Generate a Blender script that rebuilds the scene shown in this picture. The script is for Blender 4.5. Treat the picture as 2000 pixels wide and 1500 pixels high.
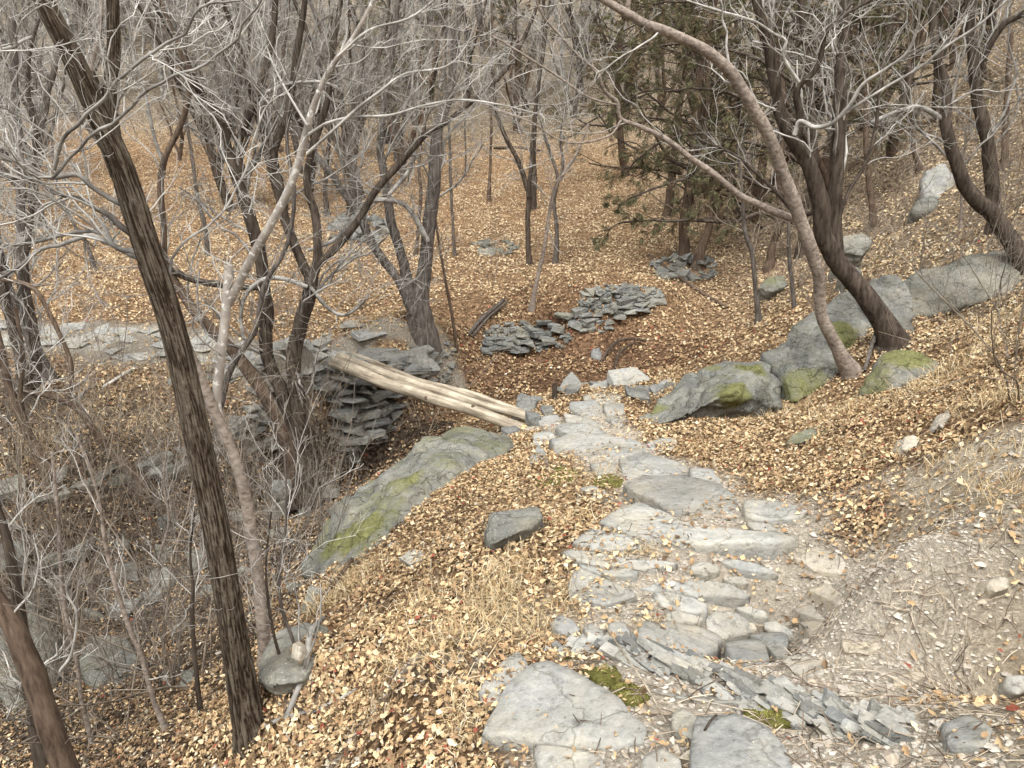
import bpy, bmesh, math, random
import numpy as np
from mathutils import Vector, Matrix

for o in list(bpy.data.objects):
    bpy.data.objects.remove(o)
SC = bpy.context.scene
COL = SC.collection
RNG = np.random.default_rng(7)
random.seed(7)

# ------------------------------------------------------------------ camera, sky, sun, exposure
F = 1570.0                       # focal length in pixels of the 2000 px wide photograph
PITCH = math.radians(22.0)       # camera looks this far down
CAMZ = 1.6
cam_d = bpy.data.cameras.new('camera')
cam_d.sensor_width = 36.0
cam_d.lens = 36.0 * F / 2000.0
cam_d.clip_start = 0.05
cam_d.clip_end = 600.0
cam = bpy.data.objects.new('camera', cam_d)
COL.objects.link(cam)
cam.location = (0, 0, CAMZ)
cam.rotation_euler = (math.pi / 2 - PITCH, 0, 0)
SC.camera = cam

SUN_EL, SUN_AZ = math.radians(58), math.radians(-35)   # soft light from high up, left and behind the camera
w = bpy.data.worlds.new('World')
SC.world = w
w.use_nodes = True
nt = w.node_tree
nt.nodes.clear()
sky = nt.nodes.new('ShaderNodeTexSky')
sky.sky_type = 'NISHITA'
sky.sun_disc = False
sky.sun_elevation = SUN_EL
sky.sun_rotation = math.pi + SUN_AZ
sky.air_density = 1.0
sky.dust_density = 6.0
sky.ozone_density = 0.6
hs = nt.nodes.new('ShaderNodeHueSaturation')
hs.inputs['Saturation'].default_value = 0.22          # a white, overcast sky
bg = nt.nodes.new('ShaderNodeBackground')
bg.inputs['Strength'].default_value = 0.092
wo = nt.nodes.new('ShaderNodeOutputWorld')
nt.links.new(sky.outputs[0], hs.inputs['Color'])
nt.links.new(hs.outputs[0], bg.inputs[0])
nt.links.new(bg.outputs[0], wo.inputs[0])

sd = bpy.data.lights.new('sun', 'SUN')
sd.energy = 1.5
sd.angle = math.radians(18)
sd.color = (1.0, 0.985, 0.95)
sun = bpy.data.objects.new('sun', sd)
COL.objects.link(sun)
sx = math.cos(SUN_EL) * math.sin(SUN_AZ)
sy = -math.cos(SUN_EL) * math.cos(SUN_AZ)
sz = math.sin(SUN_EL)
sun.rotation_euler = Vector((sx, sy, sz)).to_track_quat('Z', 'Y').to_euler()

SC.view_settings.view_transform = 'Standard'
SC.view_settings.look = 'None'
SC.view_settings.gamma = 1.0
SC.view_settings.exposure = 1.35
SC.cycles.max_bounces = 5
SC.cycles.diffuse_bounces = 3
SC.cycles.glossy_bounces = 2
SC.cycles.transparent_max_bounces = 4
SC.cycles.use_denoising = True

# ------------------------------------------------------------------ pixel <-> place
CP, SP = math.cos(PITCH), math.sin(PITCH)
def ray(u, v):
    dx = (u - 1000.0) / F
    dy = (750.0 - v) / F
    return np.array([dx, CP + dy * SP, -SP + dy * CP])
def P(u, v, y):                  # the place seen at pixel (u, v) that lies y metres ahead
    d = ray(u, v)
    return np.array([0, 0, CAMZ]) + d * (y / d[1])
def depth(p):
    return p[1] * CP + (CAMZ - p[2]) * SP
def proj(p):
    p = np.asarray(p, float)
    x, y, z = p[..., 0], p[..., 1], p[..., 2] - CAMZ
    dep = y * CP - z * SP
    up = y * SP + z * CP
    return 1000 + F * x / dep, 750 - F * up / dep, dep

# ------------------------------------------------------------------ noise
def _h(ix, iy, iz):
    n = (ix.astype(np.int64) * 374761393 + iy.astype(np.int64) * 668265263 + iz.astype(np.int64) * 2147483647 ^ 0x5bd1e995) & 0xffffffff
    n = ((n ^ (n >> 13)) * 1274126177) & 0xffffffff
    n = ((n ^ (n >> 16)) * 2246822519) & 0xffffffff
    return ((n ^ (n >> 15)) & 0xffffff) / float(0xffffff)
def vnoise(p):
    p = np.asarray(p, float)
    i = np.floor(p).astype(np.int64)
    f = p - i
    f = f * f * (3 - 2 * f)
    r = 0
    for a in (0, 1):
        for b in (0, 1):
            for c in (0, 1):
                wgt = (f[..., 0] if a else 1 - f[..., 0]) * (f[..., 1] if b else 1 - f[..., 1]) * (f[..., 2] if c else 1 - f[..., 2])
                r = r + wgt * _h(i[..., 0] + a, i[..., 1] + b, i[..., 2] + c)
    return r
def fbm(p, octv=4, lac=2.1, gain=0.5):
    p = np.asarray(p, float)
    r, a, s = 0, 1.0, 0
    for k in range(octv):
        r = r + a * (vnoise(p + 17.3 * k) - 0.5)
        s += a
        p = p * lac
        a *= gain
    return r / s * 2
def n2(x, y, sc, octv=4, seed=0.0):
    return fbm(np.stack([np.asarray(x) * sc, np.asarray(y) * sc, np.full(np.shape(x), seed)], -1), octv)
def sstep(a, b, x):
    t = np.clip((x - a) / (b - a), 0, 1)
    return t * t * (3 - 2 * t)

# ------------------------------------------------------------------ terrain from measured points
CT = []
def c(u, v, y):
    CT.append(P(u, v, y))
def cw(x, y, z):
    CT.append(np.array([x, y, z], float))
for a in [(0, 0, .05), (-1.5, .3, -.75), (1.5, .2, .55), (0, -4, 1.2), (-4, -4, -.6), (4, -4, 2.6), (-4, .5, -2.2), (-7, 1, -3.2), (3, 1, 1.3), (4.5, 3, 1.6),
          (-6.5, 4, -3.7), (-10, 3, -3.4), (-9, 6, -2.6), (-12, 9, -2.4), (-20, 9, -2.2),
          (0, 36, -.7), (0, 44, 3.2), (0, 60, 12), (0, 95, 30), (-22, 36, .2), (-22, 60, 13), (-50, 40, 9), (-50, 90, 32), (-30, 20, -1.2), (-50, 10, 3),
          (20, 36, 4.5), (22, 60, 16), (50, 90, 36), (12, 10, 3.6), (20, 10, 8), (14, 4, 5), (30, 20, 13), (45, 40, 20), (45, 5, 20), (8, 6, 2.2), (8, 0, 3.6),
          (-50, -8, 2), (45, -8, 22)]:
    cw(*a)
for a in [(1300, 1500, 1.65), (1250, 1300, 2.3), (1330, 1100, 3.4), (1300, 1000, 4.3), (1250, 900, 5.9), (1130, 820, 8.1), (1050, 835, 8.0), (1150, 770, 9.4), (1230, 755, 9.7), (1090, 775, 9.3),
          (950, 1350, 2.1), (800, 1350, 2.42), (700, 1400, 2.5), (490, 1400, 2.85), (300, 1480, 3.3), (620, 1250, 3.4), (560, 1330, 3.0), (800, 1050, 4.6), (700, 1150, 4.0), (900, 950, 5.6),
          (850, 1200, 3.1), (950, 1100, 3.6), (1050, 950, 5.2), (1000, 900, 6.1), (980, 1250, 2.6),
          (250, 920, 8.1), (250, 1000, 7.8), (250, 1100, 7.4), (250, 1200, 6.7), (250, 1300, 5.6), (250, 1400, 4.4), (100, 960, 7.5), (100, 1040, 7.2), (100, 1130, 6.9), (100, 1260, 6.2), (100, 1400, 4.9),
          (430, 870, 8.9), (430, 940, 8.6), (430, 1050, 7.9), (520, 1150, 6.3), (520, 1050, 7.6), (520, 950, 9.0), (600, 900, 9.6), (800, 870, 10.1), (700, 880, 10.1), (720, 940, 8.8), (900, 820, 10.7), (870, 770, 11.3),
          (1000, 740, 11.6), (1050, 720, 12), (1200, 700, 12.2), (1300, 690, 12.4), (950, 690, 12.4), (1100, 745, 11.3), (1250, 725, 11.8),
          (1150, 580, 13.1), (1000, 610, 13.2), (1260, 570, 13.6), (1050, 555, 14.3), (1290, 590, 13.5), (1350, 630, 13.5), (1050, 680, 12.7), (1200, 650, 12.9),
          (620, 700, 10.6), (760, 680, 11.0), (830, 670, 11.5), (590, 760, 9.9), (520, 760, 9.9), (870, 640, 12.3), (700, 640, 12.2), (400, 680, 11), (100, 650, 12), (100, 800, 9.3), (300, 800, 9.4), (600, 560, 14.5), (900, 500, 17), (1100, 500, 17), (300, 520, 16.2),
          (900, 400, 23), (1200, 400, 22.5), (900, 300, 30), (1200, 300, 30), (500, 400, 22.5), (100, 450, 19.5),
          (1350, 520, 16), (1480, 640, 12.8), (1450, 560, 14.8), (1550, 480, 15.5), (1700, 430, 15), (1850, 330, 15.5), (1950, 200, 16), (1600, 300, 22), (1450, 400, 20), (1650, 200, 26), (1950, 100, 22), (1600, 560, 11.5), (1380, 700, 10.5),
          (1600, 1400, 1.9), (1800, 1400, 1.8), (1950, 1400, 1.75), (1600, 1200, 2.8), (1750, 1200, 2.6), (1900, 1200, 2.4), (1600, 1050, 3.6), (1750, 1050, 3.3), (1900, 1000, 3.1), (1980, 900, 3.35), (1500, 900, 5.0), (1700, 900, 4.15), (1350, 900, 5.7),
          (1600, 830, 5.6), (1400, 830, 6.9), (1950, 750, 4.6), (1850, 780, 4.85), (1750, 770, 6.5), (1990, 650, 5.8), (1900, 620, 8.0), (1980, 560, 8.5), (1530, 790, 7.4), (1700, 650, 8.2)]:
    c(*a)
CT = np.array(CT)
_d = np.linalg.norm(CT[:, None, :2] - CT[None, :, :2], axis=-1)
_n = len(CT)
_c2 = 0.35 ** 2
_A = np.zeros((_n + 3, _n + 3))
_A[:_n, :_n] = -np.sqrt(_d ** 2 + _c2) - np.eye(_n) * 0.02
_A[:_n, _n] = 1
_A[:_n, _n + 1:] = CT[:, :2]
_A[_n:, :_n] = _A[:_n, _n:].T
_w = np.linalg.solve(_A, np.concatenate([CT[:, 2], np.zeros(3)]))
def hraw(x, y):
    x = np.asarray(x, float)
    y = np.asarray(y, float)
    sh = x.shape
    x, y = x.ravel(), y.ravel()
    out = np.empty(len(x))
    for s in range(0, len(x), 20000):
        e = slice(s, s + 20000)
        r2 = (x[e, None] - CT[None, :, 0]) ** 2 + (y[e, None] - CT[None, :, 1]) ** 2
        out[e] = -np.sqrt(r2 + _c2) @ _w[:_n] + _w[_n] + _w[_n + 1] * x[e] + _w[_n + 2] * y[e]
    z = out.reshape(sh)
    return z
def graded(lo, hi, c0, c1, fine, grow):
    a = list(np.arange(c0, c1, fine))
    s = fine
    while a[-1] < hi:
        s *= grow
        a.append(a[-1] + s)
    s = fine
    b = [c0]
    while b[-1] > lo:
        s *= grow
        b.append(b[-1] - s)
    return np.array(b[:0:-1] + a)
GX = graded(-48, 44, -6.5, 6.5, 0.055, 1.05)
GY = graded(-7, 92, 0.6, 14.0, 0.052, 1.04)
_X, _Y = np.meshgrid(GX, GY)
_Z = hraw(_X, _Y)
_nr = np.sqrt(_X ** 2 + _Y ** 2)
_Z = _Z + n2(_X, _Y, 1.1, 4, 3.1) * 0.07 * np.clip(_nr / 4, .4, 2.2) + n2(_X, _Y, 5.0, 4, 9.2) * 0.028
GZ = _Z
def H(x, y):
    x = np.asarray(x, float)
    y = np.asarray(y, float)
    i = np.clip(np.searchsorted(GX, x) - 1, 0, len(GX) - 2)
    j = np.clip(np.searchsorted(GY, y) - 1, 0, len(GY) - 2)
    fx = np.clip((x - GX[i]) / (GX[i + 1] - GX[i]), 0, 1)
    fy = np.clip((y - GY[j]) / (GY[j + 1] - GY[j]), 0, 1)
    return (GZ[j, i] * (1 - fx) + GZ[j, i + 1] * fx) * (1 - fy) + (GZ[j + 1, i] * (1 - fx) + GZ[j + 1, i + 1] * fx) * fy
def G(u, v, ymin=1.0):           # the place on the ground seen at pixel (u, v)
    d = ray(u, v)
    d = d / d[1]
    t = np.concatenate([np.arange(ymin, 16, .03), np.arange(16, 90, .15)])
    pz = CAMZ + d[2] * t
    g = H(d[0] * t, t)
    k = np.argmax(pz < g)
    if pz[k] >= g[k]:
        k = len(t) - 1
    a, b = t[max(k - 1, 0)], t[k]
    for _ in range(20):
        m = (a + b) / 2
        if CAMZ + d[2] * m < H(d[0] * m, m):
            b = m
        else:
            a = m
    return np.array([d[0] * b, b, float(H(d[0] * b, b))])

# ------------------------------------------------------------------ mesh helpers
def mesh_from(name, V, tris=None, quads=None, mat=None, smooth=True, col=None, attrs=None):
    V = np.asarray(V, np.float32)
    me = bpy.data.meshes.new(name)
    nt_ = 0 if tris is None else len(tris)
    nq = 0 if quads is None else len(quads)
    me.vertices.add(len(V))
    me.vertices.foreach_set('co', V.ravel())
    parts, starts, tot = [], [], 0
    if nt_:
        parts.append(np.asarray(tris, np.int32).ravel())
        starts.append(np.arange(nt_) * 3)
        tot = nt_ * 3
    if nq:
        parts.append(np.asarray(quads, np.int32).ravel())
        starts.append(tot + np.arange(nq) * 4)
        tot += nq * 4
    me.loops.add(tot)
    me.loops.foreach_set('vertex_index', np.concatenate(parts).astype(np.int32))
    me.polygons.add(nt_ + nq)
    me.polygons.foreach_set('loop_start', np.concatenate(starts).astype(np.int32))
    me.update(calc_edges=True)
    me.validate()
    if smooth:
        me.polygons.foreach_set('use_smooth', np.ones(len(me.polygons), bool))
    else:
        me.polygons.foreach_set('use_smooth', np.zeros(len(me.polygons), bool))
    if col is not None:
        a = me.color_attributes.new('Col', 'FLOAT_COLOR', 'POINT')
        c4 = np.ones((len(V), 4), np.float32)
        c4[:, :3] = col
        a.data.foreach_set('color', c4.ravel())
    for k, val in (attrs or {}).items():
        a = me.attributes.new(k, 'FLOAT', 'POINT')
        a.data.foreach_set('value', np.asarray(val, np.float32))
    if mat:
        me.materials.append(mat)
    return me
def link(name, me, parent=None, loc=None):
    o = bpy.data.objects.new(name, me)
    COL.objects.link(o)
    if parent:
        o.parent = parent
    if loc is not None:
        o.location = [float(q) for q in loc]
    return o
def tag(o, label=None, cat=None, group=None, kind=None):
    if label: o['label'] = label
    if cat: o['category'] = cat
    if group: o['group'] = group
    if kind: o['kind'] = kind
    return o
def empty(name, loc=(0, 0, 0), label=None, cat=None, group=None, kind=None):
    o = bpy.data.objects.new(name, None)
    o.empty_display_size = .2
    COL.objects.link(o)
    o.location = [float(q) for q in loc]
    return tag(o, label, cat, group, kind)
def copy_tree(o, parent=None):
    q = o.copy()
    COL.objects.link(q)
    q.parent = parent
    for ch in list(o.children):
        copy_tree(ch, q)
    return q

# ------------------------------------------------------------------ materials
class NT:
    def __init__(s, name, rough=0.9, spec=0.2):
        s.m = bpy.data.materials.new(name)
        s.m.use_nodes = True
        s.t = s.m.node_tree
        s.b = s.t.nodes['Principled BSDF']
        s.b.inputs['Roughness'].default_value = rough
        s.b.inputs['Specular IOR Level'].default_value = spec
    def n(s, typ, **kw):
        q = s.t.nodes.new(typ)
        for k, val in kw.items():
            if k in q.inputs: q.inputs[k].default_value = val
            else: setattr(q, k, val)
        return q
    def l(s, a, b): s.t.links.new(a, b)
    def coord(s, scale=(1, 1, 1), gen=False):
        tc = s.n('ShaderNodeTexCoord')
        mp = s.n('ShaderNodeMapping')
        mp.inputs['Scale'].default_value = scale
        s.l(tc.outputs['Object'], mp.inputs['Vector'])
        return mp.outputs[0]
    def world(s, scale=(1, 1, 1)):
        g = s.n('ShaderNodeNewGeometry')
        mp = s.n('ShaderNodeMapping')
        mp.inputs['Scale'].default_value = scale
        s.l(g.outputs['Position'], mp.inputs['Vector'])
        return mp.outputs[0]
    def noise(s, vec, scale, detail=6, rough=.6):
        q = s.n('ShaderNodeTexNoise')
        q.inputs['Scale'].default_value = scale
        q.inputs['Detail'].default_value = detail
        q.inputs['Roughness'].default_value = rough
        s.l(vec, q.inputs['Vector'])
        return q.outputs['Fac']
    def ramp(s, fac, stops):
        q = s.n('ShaderNodeValToRGB')
        e = q.color_ramp.elements
        while len(e) < len(stops): e.new(0.5)
        for i, (p, cc) in enumerate(stops):
            e[i].position = p
            e[i].color = tuple(cc) + (1,) if len(cc) == 3 else cc
        s.l(fac, q.inputs['Fac'])
        return q.outputs['Color']
    def mix(s, fac, a, b, mode='MIX'):
        q = s.n('ShaderNodeMix', data_type='RGBA', blend_type=mode)
        for sock, val in ((q.inputs[0], fac), (q.inputs[6], a), (q.inputs[7], b)):
            if isinstance(val, (int, float)): sock.default_value = val
            elif isinstance(val, tuple): sock.default_value = val + (1,) if len(val) == 3 else val
            else: s.l(val, sock)
        return q.outputs[2]
    def math(s, op, a, b=0.0):
        q = s.n('ShaderNodeMath', operation=op)
        for sock, val in ((q.inputs[0], a), (q.inputs[1], b)):
            if isinstance(val, (int, float)): sock.default_value = val
            else: s.l(val, sock)
        return q.outputs[0]
    def attr(s, name, out='Fac'):
        q = s.n('ShaderNodeAttribute')
        q.attribute_name = name
        return q.outputs[out]
    def bump(s, h, strength=.5, dist=.02):
        q = s.n('ShaderNodeBump')
        q.inputs['Strength'].default_value = strength
        q.inputs['Distance'].default_value = dist
        s.l(h, q.inputs['Height'])
        s.l(q.outputs[0], s.b.inputs['Normal'])
    def color(s, cc): s.l(cc, s.b.inputs['Base Color'])

def rock_mat(name, lo, mid, hi, moss=True, scale=1.0, lichen=0.5, bump=.7):
    t = NT(name, .93, .15)
    v = t.world((1, 1, 1.7))
    big = t.noise(v, 2.2 * scale, 5, .6)
    fine = t.noise(v, 22 * scale, 8, .72)
    c1 = t.ramp(big, [(.3, lo), (.5, mid), (.7, hi)])
    c2 = t.ramp(fine, [(.3, (.30, .30, .28)), (.46, (.9, .9, .88)), (.6, (1.08, 1.07, 1.04)), (.74, (1.5, 1.48, 1.42))])
    cc = t.mix(.85, c1, c2, 'MULTIPLY')
    spk = t.noise(v, 70 * scale, 3, .6)
    li = t.ramp(spk, [(.6, (0, 0, 0)), (.68, (1, 1, 1))])
    cc = t.mix(t.math('MULTIPLY', li, lichen), cc, (.62, .62, .56))
    st = t.ramp(t.noise(v, 4.5 * scale, 7, .7), [(.42, (0, 0, 0)), (.7, (.75, .75, .75))])
    cc = t.mix(st, cc, t.mix(1.0, cc, (1.0, .91, .74), 'MULTIPLY'))
    oi = t.n('ShaderNodeObjectInfo')
    tint = t.ramp(oi.outputs['Random'], [(0, (.82, .83, .83)), (.35, (1, 1, 1)), (.7, (1.0, .965, .91)), (1, (1.12, 1.11, 1.08))])
    cc = t.mix(.8, cc, tint, 'MULTIPLY')
    if moss:
        mo = t.attr('moss')
        mn = t.noise(v, 9, 6, .7)
        mf = t.ramp(t.math('ADD', mo, t.math('MULTIPLY', t.math('SUBTRACT', mn, .5), .9)), [(.34, (0, 0, 0)), (.85, (.92, .92, .92))])
        mc = t.ramp(t.noise(v, 40, 4, .7), [(.3, (.085, .088, .032)), (.55, (.175, .178, .066)), (.8, (.31, .30, .13))])
        cc = t.mix(mf, cc, mc)
    t.color(cc)
    crack = t.n('ShaderNodeTexVoronoi', feature='DISTANCE_TO_EDGE')
    crack.inputs['Scale'].default_value = 2.3 * scale
    wn = t.n('ShaderNodeTexNoise')
    wn.inputs['Scale'].default_value = 5.0
    wn.inputs['Detail'].default_value = 5.0
    t.l(v, wn.inputs['Vector'])
    dv = t.mix(.35, v, wn.outputs['Color'], 'ADD')
    t.l(dv, crack.inputs['Vector'])
    ck = t.ramp(crack.outputs['Distance'], [(0, (0, 0, 0)), (.02, (1, 1, 1))])
    cc = t.mix(1.0, cc, t.mix(ck, (.45, .44, .41) if moss else (.66, .65, .61), (1.0, 1.0, 1.0)), 'MULTIPLY')
    t.color(cc)
    hgt = t.math('ADD', t.math('MULTIPLY', fine, 1.0), t.math('MULTIPLY', ck, .22))
    hgt = t.math('ADD', hgt, t.math('MULTIPLY', t.noise(v, 70, 4, .7), .35))
    t.bump(hgt, bump, .03)
    return t.m

def bark_mat(name, groove, plate, stretch=6.0, scale=30.0, rough=.95, bump=.8, lichen=None):
    t = NT(name, rough, .1)
    v = t.coord((1, 1, 1.0 / stretch))
    a = t.noise(v, scale, 6, .65)
    b = t.noise(t.coord(), 4.0, 4, .6)
    cc = t.ramp(a, [(.34, groove), (.62, plate)])
    cc = t.mix(.8, cc, t.ramp(b, [(.3, (.6, .58, .56)), (.6, (1.1, 1.08, 1.05))]), 'MULTIPLY')
    if lichen:
        cc = t.mix(t.math('MULTIPLY', t.ramp(t.noise(t.coord(), 34, 4, .6), [(.56, (0, 0, 0)), (.63, (1, 1, 1))]), .85), cc, lichen)
    t.color(cc)
    t.bump(a, bump, .015)
    return t.m

M = {}
M['rock'] = rock_mat('grey_rock', (.115, .118, .11), (.205, .207, .19), (.30, .30, .275))
M['slate'] = rock_mat('blue_grey_slate', (.11, .115, .115), (.195, .20, .197), (.29, .295, .288), moss=False, lichen=.3)
M['pathstone'] = rock_mat('pale_path_stone', (.265, .268, .258), (.36, .36, .345), (.455, .452, .43), moss=False, lichen=.35, bump=.5)
M['pathgrey'] = rock_mat('grey_path_stone', (.23, .232, .225), (.325, .327, .315), (.42, .42, .40), moss=False, lichen=.35, bump=.6)
M['palestone'] = rock_mat('pale_limestone', (.38, .35, .30), (.5, .46, .4), (.62, .58, .5), moss=False, lichen=.3)
M['darkrock'] = rock_mat('dark_gully_rock', (.09, .09, .085), (.17, .17, .155), (.26, .26, .235))
M['moss'] = None

t = NT('moss_cushion', 1.0, .05)
v = t.world()
t.color(t.ramp(t.noise(v, 45, 6, .7), [(.3, (.11, .105, .03)), (.52, (.25, .24, .07)), (.75, (.42, .38, .15))]))
t.bump(t.noise(v, 140, 4, .7), 1.0, .03)
M['moss'] = t.m

t = NT('ground_soil', 1.0, .05)
v = t.world()
base = t.attr('Col', 'Color')
vo = t.n('ShaderNodeTexVoronoi')
vo.inputs['Scale'].default_value = 26
vo.inputs['Randomness'].default_value = 1
t.l(v, vo.inputs['Vector'])
sep = t.n('ShaderNodeSeparateColor')
t.l(vo.outputs['Color'], sep.inputs[0])
fl = t.ramp(sep.outputs[0], [(0, (.35, .30, .27)), (.35, (.7, .66, .62)), (.7, (1.05, 1, .95)), (1, (1.6, 1.55, 1.45))])
gr = t.ramp(t.noise(v, 60, 6, .75), [(.3, (.55, .53, .5)), (.55, (1, 1, .98)), (.75, (1.45, 1.42, 1.38))])
dirt = t.attr('dirt')
cc = t.mix(1.0, base, t.mix(dirt, fl, gr), 'MULTIPLY')
cc = t.mix(.6, cc, t.ramp(t.noise(v, 1.3, 5, .6), [(.3, (.72, .7, .68)), (.65, (1.15, 1.14, 1.12))]), 'MULTIPLY')
t.color(cc)
hh = t.math('ADD', t.math('MULTIPLY', vo.outputs['Distance'], .6), t.noise(v, 55, 6, .7))
t.bump(hh, 1.0, .055)
M['ground'] = t.m

def col_mat(name, rough=.85, spec=.15, var=30, twosided=False):
    t = NT(name, rough, spec)
    a = t.attr('Col', 'Color')
    t.color(t.mix(.5, a, t.ramp(t.noise(t.world(), var, 4, .6), [(.3, (.6, .58, .55)), (.7, (1.3, 1.3, 1.3))]), 'MULTIPLY'))
    return t.m
M['leaf'] = col_mat('dead_leaf')
M['grass'] = col_mat('dry_grass')
M['pebble'] = col_mat('pebble', .95, .1, 60)
M['needle'] = col_mat('juniper_foliage', .9, .1, 6)
M['twigcol'] = col_mat('fallen_twig', .95, .1, 40)
M['bark_main'] = None
t = NT('furrowed_bark', .95, .08)
v = t.coord()
rg = t.attr('ridge')
fn = t.noise(v, 60, 6, .7)
cc = t.ramp(t.math('ADD', rg, t.math('MULTIPLY', t.math('SUBTRACT', fn, .5), .5)), [(.15, (.028, .019, .013)), (.45, (.075, .058, .043)), (.75, (.145, .125, .098)), (1, (.215, .195, .155))])
cc = t.mix(.7, cc, t.ramp(t.noise(v, 3, 4, .6), [(.3, (.7, .66, .6)), (.65, (1.1, 1.1, 1.05))]), 'MULTIPLY')
t.color(cc)
t.bump(fn, .8, .012)
M['bark_main'] = t.m
M['bark_dark'] = bark_mat('dark_bark', (.028, .021, .016), (.105, .085, .068))
M['bark_grey'] = bark_mat('grey_bark', (.05, .043, .038), (.155, .138, .122))
M['bark_brown'] = bark_mat('brown_bark', (.06, .042, .031), (.165, .122, .09), 5)
M['bark_tan'] = bark_mat('smooth_tan_bark', (.15, .12, .098), (.36, .31, .265), .7, 24, .85, .7)
M['bark_white'] = bark_mat('pale_bark_with_lichen', (.26, .23, .2), (.42, .39, .35), 2, 16, .85, .4, (.72, .71, .66))
M['twig_pale'] = bark_mat('pale_twig', (.22, .21, .19), (.58, .565, .53), 1, 9, .7, .2)
M['twig_grey'] = bark_mat('grey_twig', (.12, .112, .10), (.40, .388, .36), 1, 7, .8, .2)
M['twig_brown'] = bark_mat('brown_twig', (.11, .085, .065), (.32, .275, .22), 1, 7, .8, .2)
M['twig_dull'] = bark_mat('dull_shrub_twig', (.09, .076, .06), (.27, .24, .205), 1, 7, .8, .2)
M['log'] = bark_mat('peeled_log', (.15, .12, .085), (.49, .435, .34), 12, 18, .85, .8)
M['logend'] = bark_mat('cut_log_end', (.5, .4, .2), (.68, .58, .34), 1, 20, .8, .3)
# ------------------------------------------------------------------ zones of the ground
PATH_PX = [(1420, 1500, 430), (1420, 1400, 400), (1450, 1300, 390), (1450, 1200, 350), (1430, 1100, 310), (1380, 1020, 220), (1285, 940, 135), (1190, 880, 110), (1130, 820, 90), (1060, 830, 60)]
PATH_W = [G(u, v) for u, v, _ in PATH_PX]
PATH_W = [PATH_W[0] + np.array([.1, -3.0, .8])] + PATH_W
PATH_R = [.55] + [wd * depth(p) / F for (u, v, wd), p in zip(PATH_PX, PATH_W[1:])]
def dist_poly(x, y, pts, rad):
    best = np.full(np.shape(x), 1e9)
    for a, b, ra, rb in zip(pts[:-1], pts[1:], rad[:-1], rad[1:]):
        ab = b[:2] - a[:2]
        tt = np.clip(((x - a[0]) * ab[0] + (y - a[1]) * ab[1]) / (ab @ ab), 0, 1)
        d = np.hypot(x - a[0] - tt * ab[0], y - a[1] - tt * ab[1]) / (ra + (rb - ra) * tt)
        best = np.minimum(best, d)
    return best
FARPATH_PX = [(-160, 650), (60, 652), (200, 662), (330, 676), (450, 690), (560, 690), (680, 672), (800, 655)]
FARPATH = [G(u, v) for u, v in FARPATH_PX]
FP_R = [.75, .75, .75, .7, .5, .35, .22, .15]
BANK = [G(1950, 1450), G(1780, 1250), G(1800, 1080), G(1850, 950), G(1960, 880)]
BARE = [G(700, 1430), G(900, 1280), G(1000, 1180)]
SCREE = [G(850, 650), G(862, 690), G(885, 745)]
BASINC = G(1050, 715)
DELLC = G(1330, 640)
def zones(x, y, z):
    nz = n2(x, y, 2.3, 4, 5.5)
    pd = dist_poly(x, y, PATH_W, PATH_R)
    path = 1 - sstep(.62, 1.12, pd + nz * .35)
    fp = dist_poly(x, y, FARPATH, FP_R)
    fpath = 1 - sstep(.7, 1.25, fp + nz * .4)
    fpath = np.maximum(fpath, 1 - sstep(.5, 1.1, dist_poly(x, y, SCREE, [.35, .3, .22]) + nz * .4))
    bank = 1 - sstep(.5, 1.1, dist_poly(x, y, BANK, [.8, .62, .55, .45, .4]) + nz * .55)
    bare = (1 - sstep(.3, 1.0, dist_poly(x, y, BARE, [.3, .22, .16]) + nz * .6)) * .7
    basin = (1 - sstep(.5, 1.15, np.hypot((x - BASINC[0] - .6) / 2.9, (y - BASINC[1] + .6) / 1.7) + nz * .3))
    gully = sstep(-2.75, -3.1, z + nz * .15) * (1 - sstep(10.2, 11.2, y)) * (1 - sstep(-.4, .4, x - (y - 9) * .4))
    lowleft_shade = (1 - sstep(-1.9, -1.1, x)) * (1 - sstep(4.5, 6.5, y))  # tree shade over the lower left slope, painted with the dark gully tone
    gully = np.maximum(gully, lowleft_shade * .95)
    gully = np.maximum(gully, sstep(-1.5, -2.3, z + nz * .3) * (1 - sstep(-1.5, -.9, x)) * (1 - sstep(8.2, 9.2, y + x * .25)) * .9)  # shaded slope left of the big trunk takes the painted dark tone too
    far = sstep(20, 34, y)
    right = sstep(3.0, 6.0, x) * sstep(5, 9, y)
    return path, fpath, bank, bare, basin, gully, far, right
C_ = lambda *a: np.array(a)
def mixc(base, colr, f): return base * (1 - f[..., None]) + colr * f[..., None]

X, Y = np.meshgrid(GX, GY)
Vt = np.stack([X.ravel(), Y.ravel(), GZ.ravel()], -1)
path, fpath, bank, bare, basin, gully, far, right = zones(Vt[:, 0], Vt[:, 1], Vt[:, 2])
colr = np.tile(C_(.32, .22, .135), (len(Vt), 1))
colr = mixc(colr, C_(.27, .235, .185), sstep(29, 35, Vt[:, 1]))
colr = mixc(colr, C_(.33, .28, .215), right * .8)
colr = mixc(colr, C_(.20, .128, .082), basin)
colr = mixc(colr, C_(.115, .092, .072), gully)  # brown-grey gully floor, with the lower left shade painted into its colour
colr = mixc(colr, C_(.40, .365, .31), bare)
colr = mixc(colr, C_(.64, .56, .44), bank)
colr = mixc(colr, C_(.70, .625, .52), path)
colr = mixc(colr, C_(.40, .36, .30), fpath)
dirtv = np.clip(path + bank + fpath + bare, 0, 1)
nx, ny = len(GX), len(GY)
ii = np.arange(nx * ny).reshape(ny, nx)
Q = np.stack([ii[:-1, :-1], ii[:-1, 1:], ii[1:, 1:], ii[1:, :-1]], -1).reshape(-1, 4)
ground = link('ground', mesh_from('ground', Vt, None, Q, M['ground'], True, colr, {'dirt': dirtv}))
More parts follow.
